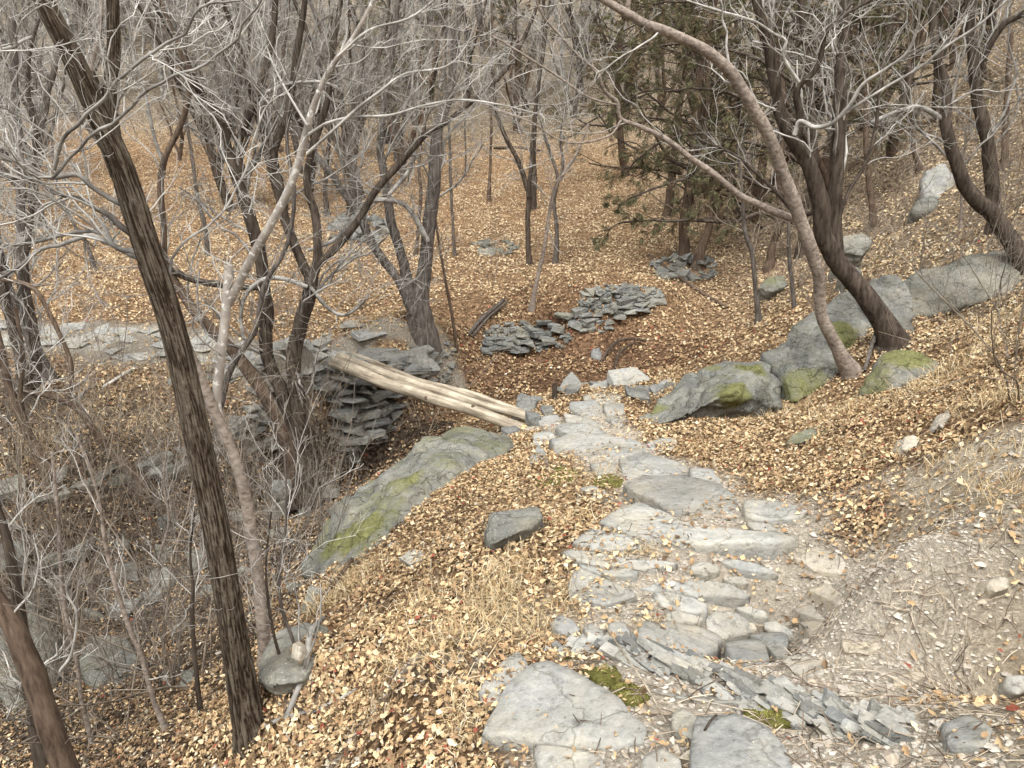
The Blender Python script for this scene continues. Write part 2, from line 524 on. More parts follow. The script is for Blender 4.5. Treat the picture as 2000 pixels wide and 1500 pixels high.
tag(ground, 'leaf covered woodland ground falling into a gully and rising to a hillside', kind='structure')

# ------------------------------------------------------------------ rocks
def remesh(pts, voxel, smooth=6):
    bm = bmesh.new()
    vs = [bm.verts.new(p) for p in pts]
    r = bmesh.ops.convex_hull(bm, input=vs)
    junk = [g for g in r['geom_interior'] if isinstance(g, bmesh.types.BMVert)]
    if junk: bmesh.ops.delete(bm, geom=junk, context='VERTS')
    loose = [q for q in bm.verts if not q.link_faces]
    if loose: bmesh.ops.delete(bm, geom=loose, context='VERTS')
    bmesh.ops.recalc_face_normals(bm, faces=bm.faces)
    me = bpy.data.meshes.new('tmp')
    bm.to_mesh(me)
    bm.free()
    o = bpy.data.objects.new('tmp', me)
    COL.objects.link(o)
    md = o.modifiers.new('r', 'REMESH')
    md.mode = 'VOXEL'
    md.voxel_size = voxel
    dg = bpy.context.evaluated_depsgraph_get()
    ev = o.evaluated_get(dg)
    em = ev.to_mesh()
    V = np.empty(len(em.vertices) * 3)
    em.vertices.foreach_get('co', V)
    V = V.reshape(-1, 3)
    E = np.empty(len(em.edges) * 2, np.int32)
    em.edges.foreach_get('vertices', E)
    E = E.reshape(-1, 2)
    em.calc_loop_triangles()
    T = np.empty(len(em.loop_triangles) * 3, np.int32)
    em.loop_triangles.foreach_get('vertices', T)
    T = T.reshape(-1, 3)
    ev.to_mesh_clear()
    bpy.data.objects.remove(o)
    bpy.data.meshes.remove(me)
    cnt = np.zeros(len(V))
    np.add.at(cnt, E[:, 0], 1)
    np.add.at(cnt, E[:, 1], 1)
    for _ in range(smooth):
        S = np.zeros_like(V)
        np.add.at(S, E[:, 0], V[E[:, 1]])
        np.add.at(S, E[:, 1], V[E[:, 0]])
        V = V * .4 + .6 * S / np.maximum(cnt, 1)[:, None]
    return V, T
def vnormals(V, T):
    fn = np.cross(V[T[:, 1]] - V[T[:, 0]], V[T[:, 2]] - V[T[:, 0]])
    N = np.zeros_like(V)
    for k in range(3): np.add.at(N, T[:, k], fn)
    return N / np.maximum(np.linalg.norm(N, axis=1), 1e-9)[:, None]
def rockify(V, T, disp, seed, strata=.5):
    N = vnormals(V, T)
    q = V * np.array([1, 1, 1.8])
    d = fbm(q * 1.6 + seed, 4) * disp
    d += fbm(q * 6.5 + seed * 2, 4) * disp * .6
    st = np.abs(fbm(q * np.array([1.2, 1.2, 3.0]) + seed * 3, 3))
    d -= np.clip(.12 - st, 0, 1) / .12 * disp * strata
    cell = np.floor(fbm(q * 1.3 + seed * 5, 2) * 5) / 5
    d += cell * disp * 1.3
    return V + N * d[:, None]
def boulder(name, label, pts, thick=.6, voxel=.05, disp=.05, mat='rock', moss=0.0, mosspts=(), smooth=5, cat='boulder', group=None, seed=None, back=(0, 1), snap=False, lift=0.0):
    dy = 0.0
    if snap:
        ub, vb, yb = max(pts, key=lambda q: q[1])
        dy = G(ub, vb, yb - 1.0)[1] - yb - .03 if snap is True else snap
        dy = max(-1.0, min(1.0, dy))
    boulder.dy = dy
    W = [P(p[0], p[1], p[2] + dy) + np.array([0, 0, lift]) for p in pts]
    A = list(W)
    for p in W:
        A.append(p + np.array([back[0] * thick * .6, back[1] * thick * .6, -thick]))
    V, T = remesh(A, voxel * .85, smooth)
    if seed is None: seed = len(bpy.data.objects) * 1.37
    V = rockify(V, T, disp, seed)
    N = vnormals(V, T)
    mo = np.full(len(V), -.4)
    if moss: mo = np.maximum(mo, moss * np.clip(N[:, 2], 0, 1) + fbm(V * 1.9 + seed, 3) * .5 - .12)
    for (u, v, rpx, amt) in mosspts:
        uu, vv, dd = proj(V)
        # a patch of moss growing at one place on the stone, measured in metres round its centre
        k = np.argmin((uu - u) ** 2 + (vv - v) ** 2 + (dd - dd.min()) * 400)
        rad = rpx * dd[k] / F
        r = np.linalg.norm(V - V[k], axis=1) / rad
        mo = np.maximum(mo, amt * (1 - sstep(.5, 1.25, r)))
    cen = V.mean(0)
    cen[2] = V[:, 2].min()
    o = link(name, mesh_from(name, V - cen, T, None, M[mat], True, None, {'moss': mo}), None, cen)
    return tag(o, label, cat, group)

boulder('mossy_boulder', 'long grey boulder with a dark moss ridge between the path and the gully',
        [(582, 1105, 5.4), (600, 1055, 5.75), (680, 968, 6.25), (740, 908, 6.7), (830, 862, 7.2), (920, 836, 7.5), (1000, 850, 7.5), (1005, 875, 6.9), (860, 905, 6.2), (770, 985, 5.4), (715, 1085, 4.7), (650, 1135, 4.6), (690, 1010, 5.5)],
        .75, .045, .08, smooth=3, moss=.55, mosspts=[(700, 1030, 75, 1.0), (650, 1060, 45, .9), (780, 925, 55, .8), (960, 862, 50, .55), (890, 855, 40, .5)], back=(-.5, .8))
boulder('sloping_boulder', 'sloping mossy boulder with a dark broken end face beside the path',
        [(1222, 852, 7.2), (1238, 805, 7.5), (1330, 742, 8.0), (1430, 697, 8.2), (1505, 700, 8.0), (1528, 735, 7.75), (1530, 795, 7.4), (1450, 798, 7.15), (1390, 795, 7.05), (1300, 830, 7.0), (1425, 765, 7.05), (1240, 850, 7.0)],
        .9, .045, .07, moss=.38, mosspts=[(1470, 712, 42, .95), (1445, 762, 55, .95), (1285, 795, 24, .8), (1395, 715, 25, .7)], smooth=2)
boulder('slanting_boulder', 'large smooth slanting grey boulder crossed by two leaning tree trunks',
        [(1485, 692, 8.20), (1560, 625, 8.60), (1660, 562, 9.00), (1705, 575, 8.80), (1718, 640, 8.40), (1700, 690, 8.00), (1640, 750, 7.55), (1565, 788, 7.35), (1530, 792, 7.45), (1600, 690, 7.70), (1530, 740, 7.60)],
        1.0, .05, .07, moss=.25, mosspts=[(1650, 650, 50, .85), (1560, 760, 55, .75), (1600, 745, 40, .7)], smooth=2)
boulder('upright_boulder', 'blue grey upright boulder behind the dark leaning trunk',
        [(1690, 600, 8.55), (1702, 548, 8.65), (1745, 527, 8.65), (1778, 548, 8.35), (1792, 610, 8.10), (1782, 662, 7.95), (1730, 672, 7.95), (1745, 560, 8.40)],
        .8, .045, .06, mat='slate', smooth=2)
boulder('low_mossy_boulder', 'low rounded boulder with a green mossy top right of the tree roots',
        [(1672, 772, 6.5), (1688, 732, 6.65), (1728, 688, 6.85), (1790, 680, 6.85), (1838, 705, 6.6), (1852, 738, 6.3), (1760, 765, 6.3), (1740, 720, 6.45)],
        .6, .04, .04, moss=.35, mosspts=[(1770, 690, 60, .95), (1700, 740, 50, .7)], smooth=5)
boulder('ridge_rock', 'long flat grey rock ridge on the right hillside', [(1735, 640, 8.6), (1745, 560, 8.85), (1785, 595, 8.70), (1800, 530, 9.00), (1880, 500, 9.20), (1960, 484, 9.20), (2030, 492, 9.00), (2030, 560, 8.60), (1900, 592, 8.40), (1870, 540, 8.80)],
        .8, .06, .06, moss=.1, smooth=2)
boulder('brown_block', 'squared grey brown stone block lying in the leaves left of the path', [(946, 1066, 3.85), (958, 1028, 4.0), (1050, 1016, 4.05), (1060, 1036, 3.9), (1020, 1062, 3.68), (965, 1088, 3.66), (950, 1088, 3.72), (1040, 1060, 3.75)],
        .16, .014, .016, smooth=2, cat='stone', mat='rock', snap=True, lift=.085)
boulder('flat_stone', 'small flat grey stone in the leaves below the mossy boulder', [(776, 1098, 4.0), (800, 1078, 4.1), (832, 1080, 4.1), (836, 1098, 3.95), (800, 1112, 3.88)], .1, .014, .012, smooth=2, cat='stone', mat='pathstone', snap=True, lift=0.03)
boulder('root_rock', 'broad grey rock ledge at the foot of the big furrowed tree', [(512, 1352, 2.98), (540, 1290, 3.2), (600, 1272, 3.3), (640, 1285, 3.2), (628, 1340, 2.92), (600, 1385, 2.78), (540, 1400, 2.74), (510, 1385, 2.85)],
        .3, .02, .025, smooth=3, mat='rock', snap=True, lift=.17)
boulder('white_stone', 'small pale angular stone resting on the ledge by the big tree', [(576, 1335, 2.86), (578, 1308, 2.93), (592, 1300, 3.0), (606, 1312, 2.96), (608, 1332, 2.88), (590, 1345, 2.82), (592, 1318, 2.85)], .06, .01, .008, smooth=1, cat='stone', mat='palestone', snap=boulder.dy - .02, lift=.15)
boulder('pale_rock', 'pale yellowish rock high on the right hillside behind thin trunks', [(1800, 352, 14.2), (1812, 318, 14.6), (1850, 298, 14.8), (1872, 330, 14.5), (1866, 372, 14.0), (1815, 385, 13.8)], .8, .06, .08, mat='pathgrey', moss=.2, smooth=3, lift=-.14)
boulder('hillside_slab', 'flat grey slab below the pale rock on the right hillside', [(1785, 395, 13.6), (1800, 368, 13.9), (1838, 362, 13.9), (1842, 380, 13.6), (1800, 402, 13.3)], .6, .06, .05, smooth=3, lift=-.14)
boulder('hillside_rock', 'rounded grey rock behind the dark double trunk', [(1640, 475, 11.9), (1650, 440, 12.2), (1690, 432, 12.3), (1705, 455, 12.1), (1690, 480, 11.7)], .6, .05, .05, smooth=2, lift=-.14)
boulder('hillside_rock', 'flat topped grey rock beside the dark double trunk', [(1640, 520, 10.8), (1650, 500, 11.0), (1688, 498, 11.0), (1692, 520, 10.7), (1660, 530, 10.5)], .5, .05, .04, smooth=3, lift=-.14)
boulder('hillside_rock', 'green tinged rock in the hollow under the junipers', [(1480, 545, 13.9), (1500, 522, 14.2), (1535, 520, 14.2), (1545, 540, 13.9), (1510, 555, 13.6)], .6, .05, .04, moss=.5, smooth=2, lift=-.14)
boulder('leaf_slope_rock', 'low mossy stone half buried in the leaf slope below the boulders', [(1526, 878, 5.35), (1545, 858, 5.5), (1590, 842, 5.6), (1622, 842, 5.55), (1610, 862, 5.35), (1560, 880, 5.2)], .12, .02, .015, moss=.9, smooth=3, cat='stone', snap=True, lift=0.06)
boulder('bank_stone', 'pale earthy stone sticking out of the right bank', [(1757, 892, 4.3), (1760, 860, 4.45), (1785, 852, 4.5), (1802, 868, 4.4), (1790, 888, 4.25)], .15, .018, .02, mat='palestone', smooth=2, cat='stone', snap=True, lift=0.04)
boulder('bank_stone', 'flat pale stone on the right bank under dry leaves', [(1808, 850, 4.6), (1825, 820, 4.75), (1855, 808, 4.8), (1862, 822, 4.65), (1835, 846, 4.5)], .12, .018, .015, mat='palestone', smooth=2, cat='stone', snap=True, lift=0.04)
boulder('bank_stone', 'rounded stone at the right edge of the path', [(1955, 1360, 1.85), (1965, 1338, 1.88), (1998, 1335, 1.88), (2010, 1362, 1.83), (1985, 1375, 1.8)], .08, .012, .012, mat='pathstone', smooth=3, cat='stone', snap=True, lift=0.04)
boulder('bank_stone', 'pale stone in the crumbling soil of the right bank', [(1920, 1165, 2.42), (1930, 1145, 2.46), (1965, 1142, 2.46), (1972, 1165, 2.4), (1940, 1175, 2.37)], .07, .012, .01, mat='palestone', smooth=2, cat='stone', snap=True, lift=0.04)
boulder('dell_stone', 'grey block at the foot of the mound beside fallen branches', [(1152, 700, 12.0), (1155, 682, 12.1), (1170, 676, 12.2), (1178, 690, 12.1), (1175, 704, 11.9)], .3, .03, .02, mat='slate', smooth=2, cat='stone', snap=True)
boulder('bank_edge_rock', 'grey rock under the bank at the foot of the stone abutment', [(690, 870, 9.85), (730, 838, 10.0), (790, 820, 10.2), (800, 860, 9.9), (760, 875, 9.6)], .5, .04, .04, mat='darkrock', smooth=3, cat='stone', snap=True)
boulder('gully_boulder', 'dark rounded boulder low in the gully behind the left foreground tree', [(150, 1300, 5.9), (170, 1255, 6.2), (230, 1240, 6.3), (280, 1280, 6.0), (270, 1340, 5.5), (190, 1360, 5.4)], .5, .04, .05, mat='darkrock', moss=.3, snap=True)
boulder('gully_boulder', 'flat grey slab leaning in the gully left of the big tree', [(340, 1340, 4.6), (355, 1305, 4.8), (385, 1300, 4.85), (392, 1330, 4.6), (365, 1352, 4.4)], .3, .025, .03, mat='rock', smooth=3, snap=True)
boulder('gully_boulder', 'large dark rock shelf in the bottom left gully', [(-40, 1300, 5.4), (-20, 1180, 6.2), (60, 1170, 6.3), (110, 1220, 6.1), (100, 1330, 5.3), (20, 1400, 4.9)], .7, .05, .06, mat='darkrock', moss=.35, snap=True)
boulder('gully_boulder', 'round topped boulder under the bank in the gully', [(285, 1135, 7.1), (295, 1108, 7.25), (330, 1105, 7.25), (345, 1135, 7.1), (320, 1160, 6.9)], .3, .03, .03, mat='rock', moss=.1, snap=True)

# scattered stones of the gully bed
HULLS = []
def hull_mesh(k, mat, n=16, flat=1.0):
    r = np.random.default_rng(900 + k)
    p = r.uniform(-1, 1, (n, 3))
    p = np.sign(p) * np.abs(p) ** .33 * .5
    p *= r.uniform(.8, 1.0, (n, 1))
    bm = bmesh.new()
    vs = [bm.verts.new(q) for q in p]
    rr = bmesh.ops.convex_hull(bm, input=vs)
    loose = [q for q in bm.verts if not q.link_faces]
    if loose: bmesh.ops.delete(bm, geom=loose, context='VERTS')
    bmesh.ops.dissolve_limit(bm, angle_limit=math.radians(14), verts=bm.verts, edges=bm.edges)
    bmesh.ops.bevel(bm, geom=list(bm.edges), offset=.022, segments=1, affect='EDGES', clamp_overlap=True)
    bmesh.ops.triangulate(bm, faces=bm.faces)
    bmesh.ops.recalc_face_normals(bm, faces=bm.faces)
    me = bpy.data.meshes.new('stone_%s' % mat)
    bm.to_mesh(me)
    bm.free()
    me.materials.append(M[mat])
    return me
HM = {m: [hull_mesh(i + 50 * j, m, 12 + i % 4 * 2) for i in range(10)] for j, m in enumerate(['slate', 'rock', 'darkrock', 'pathstone', 'palestone', 'pathgrey'])}
def chunk(name, mat, loc, dims, rot, parent=None, k=None):
    o = link(name, HM[mat][random.randrange(10) if k is None else k], parent)
    pl = np.array(parent.location) if parent else 0
    o.location = [float(q) for q in (np.asarray(loc) - pl)]
    o.rotation_euler = rot
    o.scale = [float(q) for q in dims]
    return o
GST = [(400, 1100, 70), (410, 1160, 45), (240, 1130, 70), (300, 1170, 55), (320, 1085, 45), (245, 1065, 40), (250, 1190, 60), (190, 1200, 60), (200, 1260, 70), (90, 1100, 60), (60, 1180, 70), (530, 1000, 60), (545, 1050, 50), (505, 1080, 40),
       (470, 1020, 45), (540, 960, 55), (640, 960, 60), (150, 1080, 50), (330, 1020, 45), (120, 1150, 50), (420, 1010, 50), (590, 1010, 50), (680, 900, 50), (350, 1230, 40), (20, 1090, 60), (620, 1180, 60), (580, 1150, 45), (90, 1290, 50), (480, 1120, 35), (650, 1000, 45)]
for k, (u, v, wd) in enumerate(GST):
    g = G(u, v, 4.2)
    s = wd * depth(g) / F
    mk = random.choice(['darkrock', 'darkrock', 'rock', 'slate'])
    o = chunk('gully_stone', mk, g + np.array([0, 0, .1 * s]), (s, s * random.uniform(.6, 1), s * random.uniform(.5, .8)), (random.uniform(-.3, .3), random.uniform(-.3, .3), random.uniform(0, 6)))
    kd = {'darkrock': 'dark', 'rock': 'grey', 'slate': 'bluish'}[mk]
    sd_ = 'large' if wd >= 60 else ('middling' if wd >= 48 else 'small')
    wh = 'left of the big tree' if u < 440 else 'under the abutment trees'
    tag(o, '%s %s loose stone among gully leaves %s' % (sd_, kd, wh), 'stone', '%s %s gully stones %s' % (sd_, kd, wh))

# ------------------------------------------------------------------ stone path
stone_path = empty('stone_path', G(1300, 1100), 'pale flagstone path stepping down to the log bridge', kind='structure')
SPL = np.array(stone_path.location)
def flagstone(poly, hgt=.035, level=.25, mat='pathstone', parent=stone_path, name='flagstone', seed=None, drop=.12, grow=1.07):
    pc = np.mean(np.array(poly), 0)
    W = np.array([G(*(pc + (np.array(q) - pc) * grow)) for q in poly])
    # outline: refine, soften and roughen
    n0 = len(W)
    pts = []
    for i in range(n0):
        a, b = W[i], W[(i + 1) % n0]
        pts += [a * .93 + b * .07, a * .62 + b * .38, a * .3 + b * .7]
    O = np.array(pts)
    cen = O.mean(0)
    A = np.c_[O[:, :2] - cen[:2], np.ones(len(O))]
    co, *_ = np.linalg.lstsq(A, O[:, 2], rcond=None)
    size = np.sqrt(((O[:, :2] - cen[:2]) ** 2).sum(1)).mean()
    sd = (seed or len(bpy.data.objects)) * 3.1
    O[:, :2] += (np.stack([n2(O[:, 0], O[:, 1], 9, 2, sd), n2(O[:, 0], O[:, 1], 9, 2, sd + 4)], -1)) * size * .10
    ang = np.array([co[0], co[1]]) * (1 - level)
    def topz(xy): return co[2] + (xy - cen[:2]) @ ang
    n = len(O)
    rings = []
    ctr = cen[:2]
    for sc_, dz in ((1.0, -drop), (1.0, hgt * .1), (.992, hgt * .75), (.965, hgt), (.75, hgt * 1.05), (.5, hgt * 1.0), (.22, hgt * 1.03)):
        xy = ctr + (O[:, :2] - ctr) * sc_
        z = topz(xy) + dz
        if sc_ < .97:
            z = z + n2(xy[:, 0], xy[:, 1], 7 , 4, sd) * min(.018, size * .09)
        rings.append(np.c_[xy, z])
    V = np.concatenate(rings + [np.array([[ctr[0], ctr[1], co[2] + hgt]])])
    Qs = []
    m = len(rings)
    i = np.arange(n)
    for r in range(m - 1):
        Qs.append(np.stack([r * n + i, r * n + (i + 1) % n, (r + 1) * n + (i + 1) % n, (r + 1) * n + i], -1))
    T = np.stack([(m - 1) * n + i, (m - 1) * n + (i + 1) % n, np.full(n, m * n)], -1)
    Qs = np.concatenate(Qs)
    a2 = np.sum(O[:, 0] * np.roll(O[:, 1], -1) - np.roll(O[:, 0], -1) * O[:, 1])
    if a2 < 0:
        Qs = Qs[:, ::-1]
        T = T[:, ::-1]
    c3 = np.array([ctr[0], ctr[1], co[2]])
    o = link(name, mesh_from(name, V - c3, T, Qs, M[mat], True), parent, c3 - np.array(parent.location))
    return o
ST = [
 [(996, 1364), (1032, 1328), (1072, 1324), (1124, 1348), (1172, 1368), (1220, 1396), (1252, 1432), (1244, 1460), (1180, 1468), (1092, 1472), (1020, 1464), (952, 1468), (964, 1428)],
 [(936, 1368), (960, 1324), (1008, 1296), (1032, 1316), (1004, 1348), (984, 1388), (948, 1388)],
 [(1360, 1432), (1428, 1424), (1484, 1448), (1524, 1480), (1560, 1540), (1350, 1540), (1352, 1468)],
 [(1312, 1416), (1332, 1404), (1356, 1416), (1372, 1440), (1360, 1460), (1332, 1448), (1312, 1436)],
 [(1252, 1244), (1260, 1224), (1300, 1220), (1352, 1236), (1380, 1252), (1404, 1276), (1392, 1292), (1352, 1288), (1304, 1272), (1260, 1264)],
 [(1380, 1218), (1396, 1202), (1432, 1204), (1458, 1222), (1466, 1244), (1444, 1256), (1412, 1264), (1384, 1248)],
 [(1276, 1168), (1304, 1162), (1348, 1174), (1380, 1196), (1376, 1214), (1344, 1206), (1300, 1194)],
 [(1256, 1154), (1284, 1142), (1360, 1142), (1420, 1154), (1460, 1174), (1448, 1188), (1388, 1180), (1360, 1172), (1300, 1158)],
 [(1300, 1208), (1316, 1200), (1372, 1222), (1368, 1232), (1304, 1218)],
 [(1112, 1156), (1124, 1122), (1156, 1128), (1188, 1140), (1232, 1164), (1240, 1176), (1180, 1188), (1120, 1180)],
 [(1124, 1116), (1180, 1124), (1244, 1124), (1240, 1136), (1180, 1136)],
 [(1100, 1098), (1124, 1087), (1164, 1087), (1220, 1096), (1276, 1104), (1316, 1112), (1272, 1120), (1220, 1118), (1148, 1110)],
 [(1120, 1072), (1156, 1048), (1204, 1050), (1244, 1064), (1252, 1076), (1220, 1080), (1156, 1083)],
 [(1180, 1040), (1216, 1020), (1252, 1016), (1320, 1028), (1380, 1036), (1440, 1040), (1500, 1052), (1545, 1064), (1544, 1078), (1472, 1088), (1408, 1084), (1340, 1072), (1280, 1060), (1220, 1048)],
 [(1348, 1116), (1372, 1104), (1400, 1112), (1406, 1124), (1380, 1136), (1352, 1128)],
 [(1406, 1100), (1432, 1100), (1480, 1112), (1520, 1132), (1472, 1132), (1432, 1120)],
 [(1220, 972), (1260, 960), (1320, 956), (1400, 964), (1436, 976), (1444, 1000), (1432, 1024), (1380, 1020), (1332, 1012), (1280, 1000), (1240, 984)],
 [(1212, 908), (1260, 904), (1324, 912), (1344, 928), (1320, 950), (1268, 954), (1228, 946)],
 [(1450, 992), (1480, 988), (1540, 992), (1576, 1004), (1556, 1020), (1500, 1026), (1460, 1020)],
 [(1132, 968), (1160, 962), (1188, 972), (1200, 986), (1172, 984)],
 [(1564, 1092), (1580, 1076), (1620, 1076), (1652, 1100), (1644, 1124), (1588, 1124)],
 [(1460, 1254), (1508, 1248), (1536, 1260), (1548, 1284), (1488, 1288)],
 [(1416, 1294), (1452, 1284), (1492, 1296), (1508, 1316), (1472, 1320), (1432, 1308)],
 [(1436, 1196), (1460, 1192), (1492, 1204), (1500, 1216), (1476, 1219)],
 [(1490, 1228), (1512, 1222), (1544, 1240), (1548, 1252), (1524, 1250), (1496, 1244)],
 [(1072, 1232), (1096, 1212), (1116, 1220), (1132, 1240), (1108, 1250)],
 [(1140, 1244), (1150, 1232), (1176, 1244), (1182, 1262), (1152, 1262)],
 [(1188, 1234), (1220, 1228), (1232, 1252), (1196, 1254)],
 [(1548, 1196), (1580, 1192), (1620, 1208), (1604, 1220), (1560, 1212)],
 [(1528, 1298), (1572, 1288), (1604, 1300), (1608, 1320), (1572, 1324), (1536, 1314)],
 [(1560, 1225), (1600, 1228), (1630, 1246), (1600, 1258), (1566, 1246)],
 [(1455, 1030), (1500, 1032), (1520, 1046), (1470, 1044)],
 [(1576, 1158), (1610, 1150), (1650, 1164), (1640, 1180), (1590, 1176)],
 [(1410, 1136), (1450, 1136), (1462, 1150), (1424, 1150)],
 [(1740, 1330), (1790, 1318), (1812, 1328), (1780, 1342), (1748, 1344)],
 [(1640, 1262), (1690, 1256), (1720, 1270), (1690, 1284), (1650, 1280)],
 [(1830, 1440), (1880, 1420), (1930, 1436), (1920, 1470), (1850, 1470)],
 [(1079, 880), (1128, 862), (1215, 861), (1250, 872), (1252, 890), (1208, 906), (1145, 901), (1096, 897)],
 [(1036, 900), (1054, 886), (1072, 900), (1098, 909), (1082, 917), (1040, 909)],
 [(1096, 838), (1145, 837), (1206, 852), (1198, 859), (1128, 859), (1089, 850)],
 [(1110, 795), (1159, 787), (1176, 803), (1166, 817), (1117, 814)],
 [(1089, 765), (1117, 747), (1145, 760), (1138, 780), (1096, 787)],
 [(1138, 784), (1173, 769), (1213, 779), (1206, 793), (1162, 797)],
 [(1178, 800), (1213, 797), (1222, 818), (1214, 835), (1187, 825)],
 [(1047, 824), (1089, 816), (1096, 828), (1058, 837)],
 [(1100, 820), (1152, 822), (1190, 838), (1145, 834), (1110, 832)],
 [(1255, 876), (1290, 866), (1325, 868), (1318, 882), (1280, 888), (1258, 888)],
 [(1040, 858), (1075, 850), (1088, 862), (1072, 876), (1044, 872)],
 [(1150, 915), (1198, 912), (1206, 926), (1170, 932)],
 [(1148, 760), (1185, 755), (1190, 766), (1160, 772)],
 [(1256, 765), (1290, 752), (1310, 745), (1316, 752), (1280, 770)],
 [(1345, 930), (1390, 926), (1410, 945), (1380, 956), (1350, 950)],
 [(1040, 1480), (1100, 1478), (1170, 1490), (1180, 1530), (1060, 1540)],
 [(1255, 1498), (1290, 1480), (1325, 1498), (1330, 1540), (1250, 1540)],
]
BIG = {0: .045, 2: .05, 13: .055, 16: .055, 4: .04, 20: .04, 37: .045}
for k, poly in enumerate(ST):
    low = k in (20, 28, 29, 30, 32, 34, 35)
    flagstone(poly, .018 if low else BIG.get(k, .034), .18 if low else .3, 'palestone' if low else ('pathgrey' if k in (9, 16, 3) else 'pathstone'), seed=k + 1)
# squared stones on the path edge by the bridge and the basin
for (u, v, wd, hh, mt) in [(1028, 800, 48, 1.0, 'slate'), (1042, 822, 40, .9, 'slate'), (1012, 815, 26, .9, 'slate'), (1075, 800, 36, .6, 'slate'), (1000, 842, 44, .5, 'slate'), (1225, 748, 78, .5, 'pathstone'), (1265, 765, 46, .6, 'slate'), (1290, 758, 40, .5, 'slate'),
                           (1245, 775, 60, .5, 'slate'), (1170, 750, 40, .5, 'slate'), (1120, 760, 34, .6, 'slate'), (1095, 760, 26, .6, 'slate'), (1310, 750, 30, .5, 'slate'), (1050, 782, 30, .7, 'slate'), (1135, 748, 34, .4, 'pathstone'), (1195, 745, 30, .5, 'slate'),
                           (1468, 1226, 26, .9, 'palestone'), (1314, 1464, 30, .6, 'palestone'), (1338, 1478, 32, .8, 'palestone'), (1216, 1090, 22, .5, 'pathstone'), (1520, 1162, 20, .5, 'palestone'), (1560, 1090, 24, .5, 'palestone')]:
    g = G(u, v + 8)
    s = wd * depth(g) / F
    chunk('edge_stone', mt, g + np.array([0, 0, s * hh * .3]), (s, s * random.uniform(.7, .95), s * hh), (random.uniform(-.12, .12), random.uniform(-.12, .12), random.uniform(-.5, .5)), stone_path)

# layered schist crossing the path
sch = empty('schist_outcrop', G(1430, 1340), 'band of thin tilted slate layers crossing the near path', 'rock')
SO = np.array(sch.location)
A0, A1 = G(1110, 1275), G(1760, 1425)
al = (A1 - A0)
L_ = np.linalg.norm(al[:2])
al2 = al[:2] / L_
pe = np.array([-al2[1], al2[0]])
yaw = math.atan2(al2[1], al2[0])
flagstone([(1108, 1268), (1180, 1258), (1300, 1285), (1420, 1312), (1540, 1340), (1660, 1380), (1765, 1428), (1740, 1440), (1600, 1410), (1500, 1395), (1380, 1372), (1270, 1350), (1180, 1318)], .012, .0, 'pathgrey', sch, 'bedrock', 77)
for k in range(290):
    tt = random.random()
    wd = .15 - .07 * abs(tt - .45)
    off = random.uniform(-1, 1) * wd
    xy = A0[:2] + al2 * L_ * tt + pe * off
    z = float(H(*xy)) + .034 * (1 - (off / wd) ** 2) + random.uniform(-.004, .012)
    sl_ = random.random() ** 2
    chunk('slate_layer', random.choice(['pathgrey', 'pathgrey', 'pathstone', 'pathstone', 'slate']), (xy[0], xy[1], z), (.04 + .13 * sl_, .018 + .04 * sl_, .010 + .012 * sl_),
          (random.uniform(.0, .5), random.uniform(-.12, .12), yaw + random.uniform(-.25, .25) - .05), sch)

# ------------------------------------------------------------------ dry stone walls
def wall(name, label, base, top, thick, mat, stone, cat='wall', lean=0.0, skip=0.0, group=None, tilt=.16):
    """base, top: world polylines of equal length (foot and crest of the visible face)"""
    base, top = np.array(base), np.array(top)
    o = empty(name, base.mean(0), label, cat, group)
    seg = np.r_[0, np.cumsum(np.linalg.norm(np.diff(base[:, :2], axis=0), axis=1))]
    Ltot = seg[-1]
    def at(s, f):
        b = np.array([np.interp(s, seg, base[:, k]) for k in range(3)])
        q = np.array([np.interp(s, seg, top[:, k]) for k in range(3)])
        return b + (q - b) * f
    hmax = np.max(top[:, 2] - base[:, 2])
    rows = max(2, int(hmax / (stone * .30)))
    for r in range(rows):
        s = random.uniform(-.3, 0) * stone
        while s < Ltot:
            ln = stone * random.uniform(.6, 1.7)
            sc_ = min(max(s + ln / 2, 0), Ltot)
            f = (r + .5) / rows + random.uniform(-.04, .04)
            p = at(sc_, f)
            q = at(min(sc_ + .05, Ltot), f) - at(max(sc_ - .05, 0), f)
            ya = math.atan2(q[1], q[0])
            hh = np.linalg.norm(at(sc_, 1) - at(sc_, 0)) / rows
            if random.random() > skip and hh > stone * .08:
                nrm = np.array([math.sin(ya), -math.cos(ya), 0])
                chunk('stone', mat if random.random() < .85 else 'rock', p + nrm * random.uniform(-.05, .05) * stone * 2 - nrm * thick * .4,
                      (ln * 1.08, thick * random.uniform(.9, 1.3), hh * random.uniform(.95, 1.5)), (random.uniform(-tilt, tilt), random.uniform(-tilt, tilt), ya + random.uniform(-1.8 * tilt, 1.8 * tilt)), o)
            s += ln
    return o
Zl = lambda u, v, y: P(u, v, y)
ab = wall('stone_abutment', 'dry stone abutment of dark slate carrying the far end of the log bridge',
     [Zl(574, 865, 9.95), Zl(640, 885, 9.8), Zl(692, 885, 9.78), Zl(765, 855, 10.22), Zl(832, 806, 10.95)],
     [Zl(580, 722, 10.15), Zl(640, 714, 10.0), Zl(690, 714, 10.0), Zl(765, 702, 10.45), Zl(838, 692, 11.15)], .42, 'slate', .34, skip=.0, tilt=.05)
for k in range(34):   # loose slates heaped on its top
    u, v = random.uniform(600, 830), random.uniform(668, 715)
    if u < 700 and v > 700: continue
    y = 10.5 + (712 - v) / 45 * .9
    p = P(u, v + 6, y)
    chunk('slate', 'slate', p, (random.uniform(.25, .6), random.uniform(.22, .4), random.uniform(.07, .16)), (random.uniform(-.3, .3), random.uniform(-.3, .3), random.uniform(0, 6)), ab)
